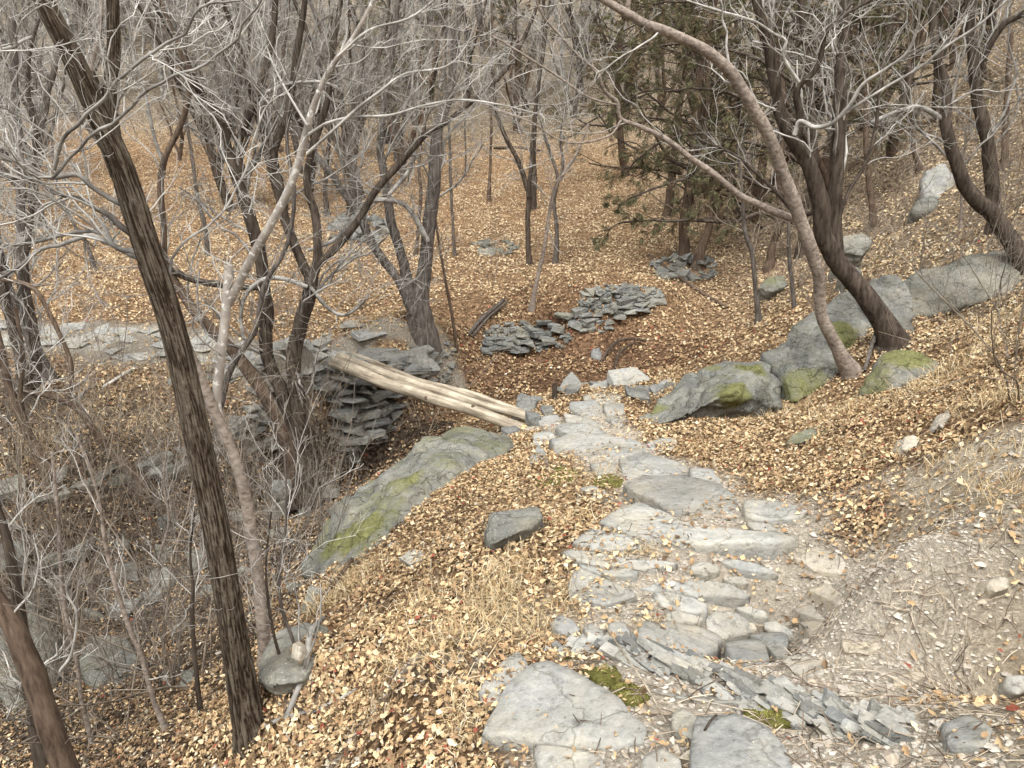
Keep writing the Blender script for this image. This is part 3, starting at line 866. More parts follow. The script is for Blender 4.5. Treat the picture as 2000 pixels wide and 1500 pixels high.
for (u, v, y, a, b, cc_) in [(742, 688, 10.9, .72, .5, .2), (795, 690, 10.9, .66, .45, .13), (752, 708, 10.7, .45, .3, .12), (700, 715, 10.5, .35, .3, .1), (640, 700, 10.9, .4, .3, .1), (800, 715, 10.9, .35, .3, .12)]:
    chunk('slate', 'slate', P(u, v, y), (a, b, cc_), (random.uniform(-.15, .15), random.uniform(-.15, .15), random.uniform(-.4, .4)), ab)
def onface(u, v, pull=.12):
    g = G(u, v)
    return P(u, v, g[1] - pull)
wall('mound_wall', 'low tumbled slate wall round the leafy mound beyond the basin',
     [onface(*q) for q in [(945, 690), (1000, 697), (1060, 680), (1130, 662), (1200, 640), (1250, 615), (1292, 592)]],
     [onface(*q) for q in [(950, 662), (1000, 660), (1060, 628), (1130, 606), (1200, 590), (1250, 578), (1292, 566)]], .2, 'slate', .25, skip=.14)
wall('gully_bank_wall', 'low ruined stone facing on the gully bank left of the abutment',
     [Zl(448, 885, 8.9), Zl(500, 885, 9.2), Zl(560, 872, 9.7)], [Zl(450, 835, 9.1), Zl(500, 800, 9.6), Zl(565, 770, 10.0)], .28, 'slate', .28, skip=.1)
wall('bank_edge_wall', 'row of grey edging stones along the left bank of the gully',
     [Zl(-60, 1015, 7.0), Zl(60, 1000, 7.2), Zl(160, 965, 7.6), Zl(260, 950, 7.95), Zl(350, 925, 8.3), Zl(440, 890, 8.7)],
     [Zl(-60, 975, 7.2), Zl(60, 960, 7.4), Zl(160, 930, 7.8), Zl(260, 915, 8.1), Zl(350, 890, 8.5), Zl(440, 858, 8.9)], .36, 'rock', .42, skip=.05)
def heap(name, label, u0, u1, v0, v1, n, s0, s1, mat='slate', cat='stone pile', dome=.2):
    cpt = G((u0 + u1) / 2, (v0 + v1) / 2)
    o = empty(name, cpt, label, cat)
    for k in range(n):
        a, rr = random.uniform(0, 6.283), math.sqrt(random.random())
        u, v = (u0 + u1) / 2 + math.cos(a) * rr * (u1 - u0) / 2, (v0 + v1) / 2 + math.sin(a) * rr * (v1 - v0) / 2
        g = G(u, v)
        s = random.uniform(s0, s1)
        chunk('stone', random.choice([mat, mat, 'rock']), g + np.array([0, 0, dome * (1 - rr) * random.random()]), (s, s * random.uniform(.6, .9), s * random.uniform(.25, .5)), (random.uniform(-.35, .35), random.uniform(-.35, .35), random.uniform(0, 6)), o)
    return o
heap('stone_heap', 'heap of small broken slate on top of the mound', 1130, 1290, 556, 612, 190, .07, .24, 'slate', dome=.12)
heap('stone_heap', 'heap of slate round the foot of the juniper beyond the dell', 1275, 1405, 500, 552, 70, .14, .36, dome=.35)
heap('stone_heap', 'scatter of pale stones in the middle of the clearing', 925, 1010, 468, 500, 26, .14, .34, 'rock', dome=.05)
heap('stone_heap', 'grey stone heap at the back of the left field', 640, 770, 425, 475, 60, .2, .5, 'slate', dome=.45)
heap('stone_heap', 'broken slate spilling down the left end of the mound', 940, 1120, 628, 690, 90, .1, .24, dome=.05)
heap('stone_heap', 'low heap of stones beside the field path behind the big tree', 330, 470, 715, 750, 24, .12, .3, dome=.05)
heap('stone_heap', 'small broken stones on the slope right of the bridge abutment', 825, 890, 655, 750, 34, .06, .2, dome=.03)

# paved field path on the left
fpth = empty('field_path', FARPATH[3], 'stone paved path crossing the field on the left', kind='structure')
FL = np.array(fpth.location)
segl = np.r_[0, np.cumsum([np.linalg.norm((b - a)[:2]) for a, b in zip(FARPATH[:-1], FARPATH[1:])])]
s = 0
while s < segl[-1] - .3:
    for off in (-.3, 0.04, .36):
        ss = s + random.uniform(-.12, .12)
        p = np.array([np.interp(ss, segl, [q[k] for q in FARPATH]) for k in range(3)])
        p2 = np.array([np.interp(ss + .1, segl, [q[k] for q in FARPATH]) for k in range(3)])
        dd = (p2 - p)[:2]
        dd = dd / (np.linalg.norm(dd) + 1e-9)
        xy = p[:2] + np.array([-dd[1], dd[0]]) * (off + random.uniform(-.08, .08))
        chunk('paving_stone', 'pathgrey', (xy[0], xy[1], float(H(*xy)) - .008), (random.uniform(.36, .62), random.uniform(.34, .5), random.uniform(.05, .08)), (random.uniform(-.03, .03), random.uniform(-.03, .03), math.atan2(dd[1], dd[0]) + random.uniform(-.4, .4)), fpth)
    s += .36

# ------------------------------------------------------------------ tubes
class Tubes:
    def __init__(s):
        s.V, s.Q, s.T, s.n = [], [], [], 0
    def batch(s, Pp, R, sides=4, cap=False, rough=0.0):
        """Pp (B,N,3), R (B,N)"""
        Pp = np.asarray(Pp, float)
        R = np.asarray(R, float)
        B, N, _ = Pp.shape
        T = np.gradient(Pp, axis=1)
        T /= np.maximum(np.linalg.norm(T, axis=-1, keepdims=True), 1e-9)
        mean = T.mean(1)
        ref = np.zeros((B, 3))
        ref[np.arange(B), np.argmin(np.abs(mean), axis=1)] = 1
        U = np.cross(T, ref[:, None, :])
        U /= np.maximum(np.linalg.norm(U, axis=-1, keepdims=True), 1e-9)
        W = np.cross(T, U)
        a = np.arange(sides) / sides * 2 * math.pi
        ring = U[:, :, None, :] * np.cos(a)[None, None, :, None] + W[:, :, None, :] * np.sin(a)[None, None, :, None]
        V = Pp[:, :, None, :] + ring * R[:, :, None, None]
        if rough:
            d = fbm(V * np.array([9, 9, 3.0]), 3) * rough + fbm(V * np.array([40, 40, 8.0]), 3) * rough * .35
            V = Pp[:, :, None, :] + ring * (R[:, :, None, None] * (1 + d[..., None]))
        idx = s.n + np.arange(B * N * sides).reshape(B, N, sides)
        nx_ = np.roll(idx, -1, axis=2)
        q = np.stack([idx[:, :-1], nx_[:, :-1], nx_[:, 1:], idx[:, 1:]], -1).reshape(-1, 4)
        s.V.append(V.reshape(-1, 3))
        s.Q.append(q)
        s.n += B * N * sides
        if cap:
            for end in (0, N - 1):
                s.V.append(Pp[:, end])
                cidx = s.n + np.arange(B)
                s.n += B
                i0, i1 = idx[:, end], nx_[:, end]
                cc_ = np.repeat(cidx[:, None], sides, 1)
                tr = np.stack([i1, i0, cc_] if end == 0 else [i0, i1, cc_], -1).reshape(-1, 3)
                s.T.append(tr)
    def mesh(s, name, mat, org, attrs=None):
        V = np.concatenate(s.V) - np.asarray(org)
        return mesh_from(name, V, np.concatenate(s.T) if s.T else None, np.concatenate(s.Q), mat, True, None, attrs)
def cr(pts, n):
    """smooth curve through rows of pts, n samples"""
    pts = np.asarray(pts, float)
    if len(pts) == 2:
        return pts[0] + (pts[1] - pts[0]) * np.linspace(0, 1, n)[:, None]
    p = np.vstack([2 * pts[0] - pts[1], pts, 2 * pts[-1] - pts[-2]])
    t = np.linspace(0, len(pts) - 1 - 1e-6, n)
    i = t.astype(int)
    f = (t - i)[:, None]
    a, b, c_, d = p[i], p[i + 1], p[i + 2], p[i + 3]
    return .5 * (2 * b + (c_ - a) * f + (2 * a - 5 * b + 4 * c_ - d) * f ** 2 + (3 * b - a - 3 * c_ + d) * f ** 3)

# ------------------------------------------------------------------ log bridge
br = empty('log_bridge', P(830, 790, 9.4), 'footbridge of three pale peeled logs laid side by side over the gully', 'bridge')
BO = np.array(br.location)
LOGS = [((655, 714, 10.0), (992, 826, 8.15), 24, 21), ((664, 702, 10.27), (1000, 812, 8.42), 19, 17), ((692, 697, 10.53), (1003, 800, 8.68), 16, 15)]
for k, (a, b, wa, wb) in enumerate(LOGS):
    pa, pb = P(*a), P(*b)
    ax = (pb - pa)
    Lg = np.linalg.norm(ax) * 1.07
    ax = ax / np.linalg.norm(ax)
    qt = Vector(ax).to_track_quat('Z', 'Y')
    n = 70
    tz = np.linspace(-.04, Lg, n)
    cv = np.c_[fbm(np.c_[tz * .9, tz * 0 + k * 7, tz * 0], 2) * .05, fbm(np.c_[tz * .9, tz * 0 + k * 7 + 3, tz * 0 + 5], 2) * .05, tz]
    R = np.linspace(wa * depth(pa), wb * depth(pb), n) / F / 2
    R = R * (1 + .10 * fbm(np.c_[tz * 2.2, np.zeros(n) + k * 3, np.zeros(n)], 3))
    tb = Tubes()
    tb.batch(cv[None], R[None], 18)
    Vl = np.concatenate(tb.V)
    Vl[:, :2] *= (1 + .07 * fbm(Vl * np.array([14, 14, 1.2]) + k * 11, 3))[:, None]
    tb.V = [Vl]
    lg = link('log', tb.mesh('log', M['log'], (0, 0, 0)), br, pa - BO)
    lg.rotation_mode = 'QUATERNION'
    lg.rotation_quaternion = qt
    for e in (0, -1):
        q = Tubes()
        sg = -1 if e == 0 else 1
        q.batch(np.stack([cv[e] - np.array([0, 0, sg * .03]), cv[e] + np.array([0, 0, sg * .012])])[None], np.array([[R[e] * .95, R[e] * .9]]), 18, cap=True)
        link('cut_end', q.mesh('cut_end', M['logend'], (0, 0, 0)), lg)
    for kk in range(3):
        q = Tubes()
        zz = random.uniform(.4, Lg - .4)
        an = random.uniform(0, 6.28)
        dv = np.array([math.cos(an), math.sin(an), .25])
        rr = float(np.interp(zz, tz, R))
        c0 = np.array([np.interp(zz, tz, cv[:, 0]), np.interp(zz, tz, cv[:, 1]), zz])
        q.batch(np.stack([c0 + dv * rr * .7, c0 + dv * rr * 1.05, c0 + dv * rr * 1.16])[None], np.array([[.028, .024, .016]]), 8, cap=True)
        link('knot', q.mesh('knot', M['bark_brown'], (0, 0, 0)), lg)
# ------------------------------------------------------------------ trees
def unit(a): return a / np.maximum(np.linalg.norm(a, axis=-1, keepdims=True), 1e-9)
def spawn(Pp, R, k, lfac, amin, amax, N, up, wig, rng, tmin=.2, tmax=1.0, rfac=.55, rmin=.0015, tip=.3, labs=None, curl=0.0):
    """k side branches on every polyline of the batch (B,N0,3)"""
    B, N0, _ = Pp.shape
    t = rng.uniform(tmin, tmax, (B, k))
    f = t * (N0 - 1)
    i = np.clip(f.astype(int), 0, N0 - 2)
    fr = (f - i)[..., None]
    b = np.arange(B)[:, None]
    S = Pp[b, i] * (1 - fr) + Pp[b, i + 1] * fr
    T = unit(Pp[b, i + 1] - Pp[b, i])
    pr = R[b, i] * (1 - fr[..., 0]) + R[b, i + 1] * fr[..., 0]
    L = np.linalg.norm(np.diff(Pp, axis=1), axis=-1).sum(1)[:, None] * lfac * (1.15 - .7 * t) * rng.uniform(.55, 1.25, (B, k))
    if labs is not None: L = rng.uniform(labs[0], labs[1], (B, k)) * (1.1 - .5 * t)
    rp = rng.normal(size=(B, k, 3))
    rp = unit(rp - (rp * T).sum(-1, keepdims=True) * T)
    a = rng.uniform(amin, amax, (B, k))[..., None]
    d = unit(T * np.cos(a) + rp * np.sin(a) + np.array([0, 0, up]))
    M_ = B * k
    S, d, L, pr = S.reshape(M_, 3), d.reshape(M_, 3), L.reshape(M_), pr.reshape(M_)
    out = np.empty((M_, N, 3))
    out[:, 0] = S
    step = (L / (N - 1))[:, None]
    bend = rng.normal(size=(M_, 3)) * curl
    for j in range(1, N):
        d = unit(d + rng.normal(size=(M_, 3)) * wig + bend + np.array([0, 0, up * .25]))
        out[:, j] = out[:, j - 1] + d * step
    r0 = np.maximum(pr * rfac, rmin)
    r0 = np.minimum(r0, np.maximum(L * .014, rmin))
    RR = r0[:, None] * np.linspace(1, tip, N)[None]
    return out, np.maximum(RR, rmin * .7)

def stroke_world(pts, yb, yt, n):
    """pts (u, v, width px) drawn upwards; the distance ahead goes from yb at the foot to yt at the end"""
    pts = np.array(pts, float)
    sl = np.r_[0, np.cumsum(np.hypot(np.diff(pts[:, 0]), np.diff(pts[:, 1])))]
    W, R = [], []
    for (u, v, wd), q in zip(pts, sl / sl[-1]):
        p = P(u, v, yb + (yt - yb) * q)
        W.append(p)
        R.append(wd * depth(p) / F / 2)
    cv = cr(np.c_[np.array(W), np.array(R)], n)
    return cv[:, :3], np.maximum(cv[:, 3], .003)

def traced(name, label, strokes, bark='bark_dark', twig='twig_grey', tw=(7, 6, 4), tlen=(.5, 1.3), sides=10, seed=1, up=.25, cat='tree', group=None, sink=.12, tmin=.3, tips=True, n=26, tr=.0022, sub=.5, wf=.70):
    """strokes: list of (points, yb, yt, kind) ; kind 't' trunk/limb, 'b' bough"""
    rng = np.random.default_rng(seed)
    TB = Tubes()
    Ps, Rs = [], []
    boughs = []
    u0, v0, _ = strokes[0][0][0]
    dy = 0.0
    if v0 < 1500:
        gy = G(u0, v0, 1.6 if v0 > 1150 else strokes[0][1] - 2.0)[1]
        if abs(gy - strokes[0][1]) < 1.6: dy = gy - strokes[0][1]
    for si, (pts, yb, yt, kd) in enumerate(strokes):
        cv, R = stroke_world(pts, yb + dy, yt + dy, n)
        R = R * wf
        if si == 0:
            org = cv[0].copy()
            g = float(H(org[0], org[1]))
            org[2] = min(org[2], g) - sink
            s_ = np.r_[0, np.cumsum(np.linalg.norm(np.diff(cv, axis=0), axis=1))]
            R = R * (1 + .5 * np.exp(-s_ / max(2.2 * R[2], .03)))
            cv = np.vstack([cv[:1] + (cv[:1] - cv[1:2]) * .3 - np.array([[0, 0, .3]]), cv])
            R = np.r_[R[0] * 1.15, R]
        jit = np.stack([fbm(cv * 3 + seed + 5 * q, 2) for q in range(3)], -1) * R[:, None] * .35
        cv = cv + jit
        Ps.append(cv[-n:])
        Rs.append(R[-n:])
        if si == 0: TB.batch(cv[None], R[None], sides, rough=.13)
        else: boughs.append((cv, R, kd))
    root = empty(name, org, label, cat, group)
    link('trunk', TB.mesh('trunk', M[bark], org), root)
    if boughs:
        for cv, R, kd in boughs:
            bt = Tubes()
            bt.batch(cv[None], R[None], sides if kd == 't' else 6, rough=.12)
            nm = 'limb' if kd == 't' else 'bough'
            link(nm, bt.mesh(nm, M[twig if kd == 'b' and bark != 'bark_tan' else bark], org), root)
    PP, RR = np.array(Ps), np.array(Rs)
    ct = Tubes()
    k1, k2, k3 = tw
    if k1:
        tr *= .68
        p1, r1 = spawn(PP, RR, int(k1 * 1.2), .2, .5, 1.15, 9, up, .24, rng, tmin, 1.0, .26, tr * 1.8, .45, tlen)
        ct.batch(p1, r1, 4)
        if k2:
            p2, r2 = spawn(p1, r1, k2, sub, .35, 1.0, 5, up * .8, .24, rng, .2, 1.0, .55, tr, .5)
            ct.batch(p2, r2, 3)
            if k3:
                p3, r3 = spawn(p2, r2, k3, .5, .3, .95, 3, up * .5, .2, rng, .15, 1.0, .7, tr * .75, .6)
                ct.batch(p3, r3, 3)
        link('crown', ct.mesh('crown', M[twig], org), root)
    return root

# --- the big leaning tree with furrowed bark, left foreground
mt = empty('furrowed_tree', G(487, 1400), 'big leaning tree with deeply furrowed dark bark in the left foreground', 'tree')
MO = np.array(mt.location)
def furrowed(pts, yb, yt, rings, sides, seed):
    cv, R = stroke_world(pts, yb, yt, rings)
    R = R * .59
    T = unit(np.gradient(cv, axis=0))
    U = unit(np.cross(T, np.array([0, 1.0, 0])))
    W = np.cross(T, U)
    a = np.arange(sides) / sides * 2 * math.pi
    s = np.r_[0, np.cumsum(np.linalg.norm(np.diff(cv, axis=0), axis=1))]
    # furrows: stretched cells on the cylinder (angle wraps through cos/sin)
    q = np.stack(np.broadcast_arrays(np.cos(a)[None] * 6.2, np.sin(a)[None] * 6.2, (s * 6.0)[:, None]), -1).astype(float)
    wv = fbm(q * .8 + seed, 3)[..., None] * np.array([.8, .8, .5])
    q = q + wv
    rdg = 1 - np.abs(fbm(q + seed, 2)) * 3.2
    gro = np.clip(1 - np.abs(fbm(q * np.array([1.15, 1.15, 1.0]) + seed + 30, 3)) * 4.2, 0, 1)
    plate = np.clip(1 - gro, 0, 1)
    plate = plate * (.75 + .35 * fbm(q * 2.3 + 9, 3))
    fine = fbm(q * np.array([4, 4, 2.2]) + 3, 4)
    hgt = plate * .15 + fine * .045 - .06
    Rr = R[:, None] * (1 + hgt)
    V = cv[:, None] + (U[:, None] * np.cos(a)[None, :, None] + W[:, None] * np.sin(a)[None, :, None]) * Rr[..., None]
    idx = np.arange(rings * sides).reshape(rings, sides)
    nx_ = np.roll(idx, -1, 1)
    Q_ = np.stack([idx[:-1], nx_[:-1], nx_[1:], idx[1:]], -1).reshape(-1, 4)
    return V.reshape(-1, 3), Q_, np.clip(plate * .85 + fine * .25, 0, 1).ravel(), cv, R
trunkp = [(500, 1475, 150), (490, 1425, 112), (480, 1380, 98), (455, 1230, 84), (425, 1050, 82), (385, 850, 82), (340, 650, 80), (292, 500, 82), (238, 330, 78), (190, 220, 70), (150, 130, 66), (95, 20, 62), (50, -80, 58), (0, -190, 50)]
V, Q_, rd, cvm, Rm = furrowed(trunkp, 2.82, 2.95, 700, 84, 4.0)
link('trunk', mesh_from('trunk', V - MO, None, Q_[:, ::-1], M['bark_main'], True, None, {'ridge': rd}), mt)
V, Q_, rd, cvs, Rs_ = furrowed([(238, 350, 44), (222, 280, 52), (214, 200, 48), (222, 100, 42), (220, 0, 38), (216, -120, 34), (205, -260, 28)], 2.95, 3.05, 220, 56, 14.0)
link('fork', mesh_from('fork', V - MO, None, Q_[:, ::-1], M['bark_main'], True, None, {'ridge': rd}), mt)
rngm = np.random.default_rng(21)
bt = Tubes()
MB = [([(245, 410, 15), (205, 380, 14), (170, 350, 13), (140, 335, 14), (90, 342, 12), (40, 318, 11), (0, 295, 10), (-60, 250, 10)], 2.9, 2.75),
      ([(100, 340, 10), (130, 315, 9), (165, 285, 9), (240, 220, 9), (300, 165, 8), (380, 130, 8), (460, 75, 7), (510, 5, 6), (540, -50, 5)], 2.8, 2.2),
      ([(105, 325, 10), (125, 270, 10), (160, 235, 10), (200, 195, 10), (240, 150, 9), (290, 105, 9), (345, 70, 8), (385, 25, 7), (430, 5, 6), (480, 2, 5)], 2.78, 2.3),
      ([(262, 452, 16), (215, 422, 15), (150, 390, 12), (110, 375, 11), (60, 355, 10), (0, 340, 9), (-50, 330, 8)], 3.0, 3.4),
      ([(275, 495, 15), (228, 480, 14), (180, 462, 13), (130, 470, 12), (60, 500, 9), (0, 540, 7)], 2.95, 3.3),
      ([(60, 75, 10), (30, 90, 9), (0, 110, 8)], 2.95, 2.7),
      ([(280, 510, 13), (232, 490, 12), (195, 455, 13), (150, 452, 10), (70, 470, 8), (-10, 480, 7)], 3.0, 3.5),
      ([(325, 560, 8), (350, 480, 7), (420, 420, 6), (480, 330, 6), (500, 250, 5), (560, 150, 4)], 3.0, 3.3)]
Pm, Rm2 = [], []
for pts, yb, yt in MB:
    cv, R = stroke_world(pts, yb, yt, 30)
    R = R * .75
    cv = cv + np.stack([fbm(cv * 9 + 5 * q, 2) for q in range(3)], -1) * .02
    bt = Tubes()
    bt.batch(cv[None], R[None], 8, rough=.1)
    link('bough', bt.mesh('bough', M['bark_grey' if R[0] > .011 else 'twig_grey'], MO), mt)
    Pm.append(cv)
    Rm2.append(R)
ct = Tubes()
p1, r1 = spawn(np.array(Pm), np.array(Rm2), 13, .3, .5, 1.1, 9, .12, .24, rngm, .2, 1, .5, .0022, .4, (.25, .7))
ct.batch(p1, r1, 4)
p2, r2 = spawn(p1, r1, 6, .5, .4, 1.0, 6, .1, .25, rngm, .2, 1, .6, .0013, .5)
ct.batch(p2, r2, 3)
ct.batch(*spawn(p2, r2, 3, .5, .4, 1.0, 4, .1, .25, rngm, .2, 1, .7, .001, .6), 3)
link('crown', ct.mesh('crown', M['twig_pale'], MO), mt)

# --- slim tan trunk behind it, with its pale broken fork
traced('slim_tan_tree', 'slim smooth tan trunk close behind the big furrowed tree', [
    ([(522, 1300, 44), (508, 1180, 38), (492, 1040, 37), (470, 930, 38), (440, 850, 39), (405, 775, 37), (375, 700, 34), (330, 600, 30), (275, 470, 27), (215, 320, 24), (175, 200, 20), (178, 130, 17), (195, 60, 15), (200, -60, 13)], 3.25, 3.35, 't')],
    'bark_tan', 'twig_pale', (6, 5, 3), (.3, .8), 18, 31, tmin=.75, n=60, tr=.0016, wf=.6)
traced('pale_broken_tree', 'pale lichen spotted trunk with a snapped top and one long slanting limb', [
    ([(524, 1296, 34), (508, 1180, 27), (492, 1040, 25), (470, 930, 25), (440, 850, 24), (424, 790, 24), (430, 720, 25), (438, 640, 24), (444, 580, 24), (447, 522, 23), (447, 516, 22)], 3.42, 3.5, 't'),
    ([(446, 595, 22), (470, 545, 25), (500, 490, 24), (545, 410, 22), (580, 330, 20), (600, 255, 19), (615, 200, 16), (645, 135, 15), (690, 75, 14), (730, 0, 12), (750, -70, 10)], 3.5, 3.25, 't'),
    ([(604, 262, 9), (640, 240, 8), (690, 228, 8), (760, 225, 7), (830, 205, 6), (900, 195, 5), (980, 205, 4), (1060, 225, 3)], 3.32, 3.2, 'b'),
    ([(600, 300, 8), (650, 255, 8), (700, 210, 8), (740, 180, 7), (790, 145, 7), (870, 130, 5), (910, 90, 4), (930, 40, 3)], 3.33, 3.15, 'b'),
    ([(600, 245, 7), (570, 195, 6), (540, 140, 5), (520, 90, 4), (490, 10, 3)], 3.32, 3.4, 'b'),
    ([(660, 110, 7), (720, 60, 7), (800, 35, 6), (860, -10, 5)], 3.28, 3.15, 'b')],
    'bark_white', 'twig_pale', (8, 5, 3), (.28, .75), 14, 32, tmin=.45, n=56, tr=.0014, wf=.75)
# --- trees of the gully in front of the abutment
traced('red_brown_trunk', 'reddish brown trunk leaning left over the gully bank', [
    ([(572, 935, 48), (560, 870, 42), (540, 815, 40), (505, 748, 38), (455, 685, 32), (415, 645, 30), (375, 600, 28), (345, 560, 25), (322, 510, 18), (318, 430, 17), (312, 360, 17), (322, 310, 18), (350, 250, 16), (370, 180, 16), (362, 120, 14), (320, 20, 12), (300, -60, 10)], 9.5, 9.3, 't'),
    ([(318, 320, 10), (300, 260, 10), (285, 190, 9), (265, 130, 8), (250, 40, 7)], 9.4, 9.3, 'b')],
    'bark_brown', 'twig_grey', (8, 6, 4), (.8, 2.0), 12, 41, n=50, tr=.004)
traced('gully_tree', 'dark forked tree rising from the gully left of the abutment', [
    ([(580, 940, 50), (575, 860, 40), (555, 780, 38), (522, 690, 38), (520, 600, 36), (508, 510, 36), (488, 430, 36), (460, 335, 34), (448, 310, 30)], 9.7, 9.7, 't'),
    ([(452, 320, 26), (432, 240, 24), (410, 200, 22), (380, 160, 22), (350, 90, 18), (310, 20, 16), (280, -50, 14)], 9.7, 9.6, 't'),
    ([(455, 325, 24), (475, 250, 23), (505, 180, 22), (525, 110, 20), (535, 50, 18), (540, -30, 16)], 9.7, 9.9, 't'),
    ([(510, 560, 22), (480, 560, 20), (420, 555, 18), (360, 540, 18), (300, 500, 16), (270, 470, 12), (200, 420, 10)], 9.7, 9.5, 't'),
    ([(510, 185, 12), (560, 165, 11), (620, 160, 9), (660, 170, 7)], 9.8, 9.6, 'b')],
    'bark_dark', 'twig_grey', (9, 7, 4), (.8, 2.1), 12, 42, n=40, tr=.004)
traced('gully_tree', 'dark trunk against the abutment stones forking above the bridge end', [
    ([(600, 960, 56), (590, 870, 46), (580, 770, 42), (572, 710, 42), (585, 640, 42), (602, 580, 40), (608, 540, 42)], 9.6, 9.6, 't'),
    ([(606, 545, 30), (585, 500, 28), (560, 440, 28), (545, 360, 26), (535, 300, 24), (560, 230, 22), (575, 140, 20), (590, 40, 18), (600, -40, 14)], 9.6, 9.7, 't'),
    ([(608, 545, 30), (622, 500, 26), (616, 420, 24), (600, 360, 22), (610, 290, 20), (640, 200, 18), (650, 100, 16), (665, 0, 13)], 9.6, 9.9, 't'),
    ([(618, 520, 20), (660, 480, 20), (700, 430, 20), (735, 370, 20), (780, 320, 20), (815, 280, 20), (830, 262, 22), (870, 240, 16), (930, 190, 14), (985, 140, 12), (1030, 60, 11), (1060, -20, 9)], 9.6, 9.9, 't'),
    ([(600, 560, 14), (560, 545, 13), (520, 545, 13), (480, 575, 12), (470, 620, 11), (475, 660, 10)], 9.5, 9.3, 'b'),
    ([(606, 560, 10), (640, 600, 10), (670, 615, 9), (700, 600, 8), (720, 575, 7)], 9.5, 9.2, 'b')],
    'bark_dark', 'twig_grey', (8, 7, 4), (.8, 2.1), 12, 43, n=40, tr=.004)
traced('gully_tree', 'slender grey trunk between the dark gully trees and the big tree', [
    ([(420, 860, 18), (430, 800, 18), (450, 720, 17), (500, 640, 17), (515, 560, 14), (560, 480, 12), (575, 380, 12), (560, 280, 10), (570, 180, 8), (600, 60, 6)], 10.2, 10.2, 't')],
    'bark_grey', 'twig_grey', (8, 6, 4), (.7, 1.6), 8, 44, tr=.004)
# --- trees beyond the bridge
traced('clump_tree', 'three stemmed grey tree standing beyond the log bridge', [
    ([(822, 648, 66), (820, 600, 54), (830, 540, 40), (835, 470, 36), (842, 400, 38), (850, 320, 36), (856, 250, 30), (880, 170, 26), (890, 80, 22), (900, -20, 18)], 12.3, 12.5, 't'),
    ([(812, 630, 40), (800, 575, 34), (785, 500, 28), (762, 420, 26), (752, 350, 24), (742, 280, 20), (755, 180, 16), (770, 80, 14), (780, -20, 12)], 12.3, 12.6, 't'),
    ([(806, 610, 32), (775, 545, 26), (735, 490, 26), (705, 430, 24), (680, 390, 22), (640, 330, 20), (600, 285, 18), (560, 200, 15), (540, 120, 12), (530, 20, 10)], 12.2, 12.4, 't'),
    ([(835, 470, 16), (790, 400, 15), (720, 395, 14), (690, 430, 14), (650, 470, 12), (600, 490, 10)], 12.2, 11.6, 'b'),
    ([(815, 270, 14), (800, 330, 12), (760, 380, 12)], 12.0, 11.9, 'b')],
    'bark_grey', 'twig_grey', (9, 7, 5), (.9, 2.4), 12, 51, n=36, tr=.0045)
traced('clearing_tree', 'slim dark forked tree in the middle of the clearing', [
    ([(1035, 518, 15), (1031, 460, 14), (1032, 400, 14), (1031, 372, 15), (1010, 310, 13), (985, 262, 12), (968, 210, 10), (960, 120, 8), (940, 20, 6)], 17, 17.2, 't'),
    ([(1031, 385, 12), (1036, 330, 11), (1040, 270, 11), (1050, 180, 9), (1065, 80, 8), (1075, -10, 6)], 17, 17.2, 't')],
    'bark_dark', 'twig_grey', (8, 7, 5), (.9, 2.2), 8, 52, tr=.005)
traced('clearing_tree', 'thicker dark trunk directly behind the slim forked tree in the clearing', [
    ([(1040, 408, 17), (1043, 340, 15), (1042, 280, 14), (1050, 180, 12), (1060, 60, 10), (1062, -20, 9)], 22, 22.2, 't')],
    'bark_dark', 'twig_grey', (9, 7, 4), (1.2, 3), 8, 53, tr=.006)
traced('mound_sapling', 'thin curving sapling growing on top of the leafy mound', [
    ([(1038, 602, 15), (1050, 545, 12), (1064, 480, 11), (1072, 420, 10), (1082, 375, 9), (1100, 340, 8), (1132, 290, 7), (1150, 240, 5)], 13.3, 13.2, 't'),
    ([(1073, 405, 6), (1078, 380, 6), (1090, 350, 5), (1115, 330, 4)], 13.2, 13.0, 'b')],
    'bark_tan', 'twig_grey', (6, 5, 3), (.5, 1.2), 8, 54, tr=.0035)
traced('clearing_tree', 'pale young tree with a split stem right of the slim forked tree', [
    ([(1085, 518, 15), (1088, 450, 12), (1082, 395, 11), (1090, 350, 9), (1075, 300, 8), (1060, 250, 7), (1050, 170, 5)], 16.6, 16.8, 't'),
    ([(1088, 365, 9), (1100, 320, 8), (1095, 270, 7), (1105, 200, 6), (1120, 100, 5)], 16.7, 16.9, 't')],
    'bark_grey', 'twig_pale', (8, 6, 4), (.8, 1.8), 8, 55, tr=.0045)
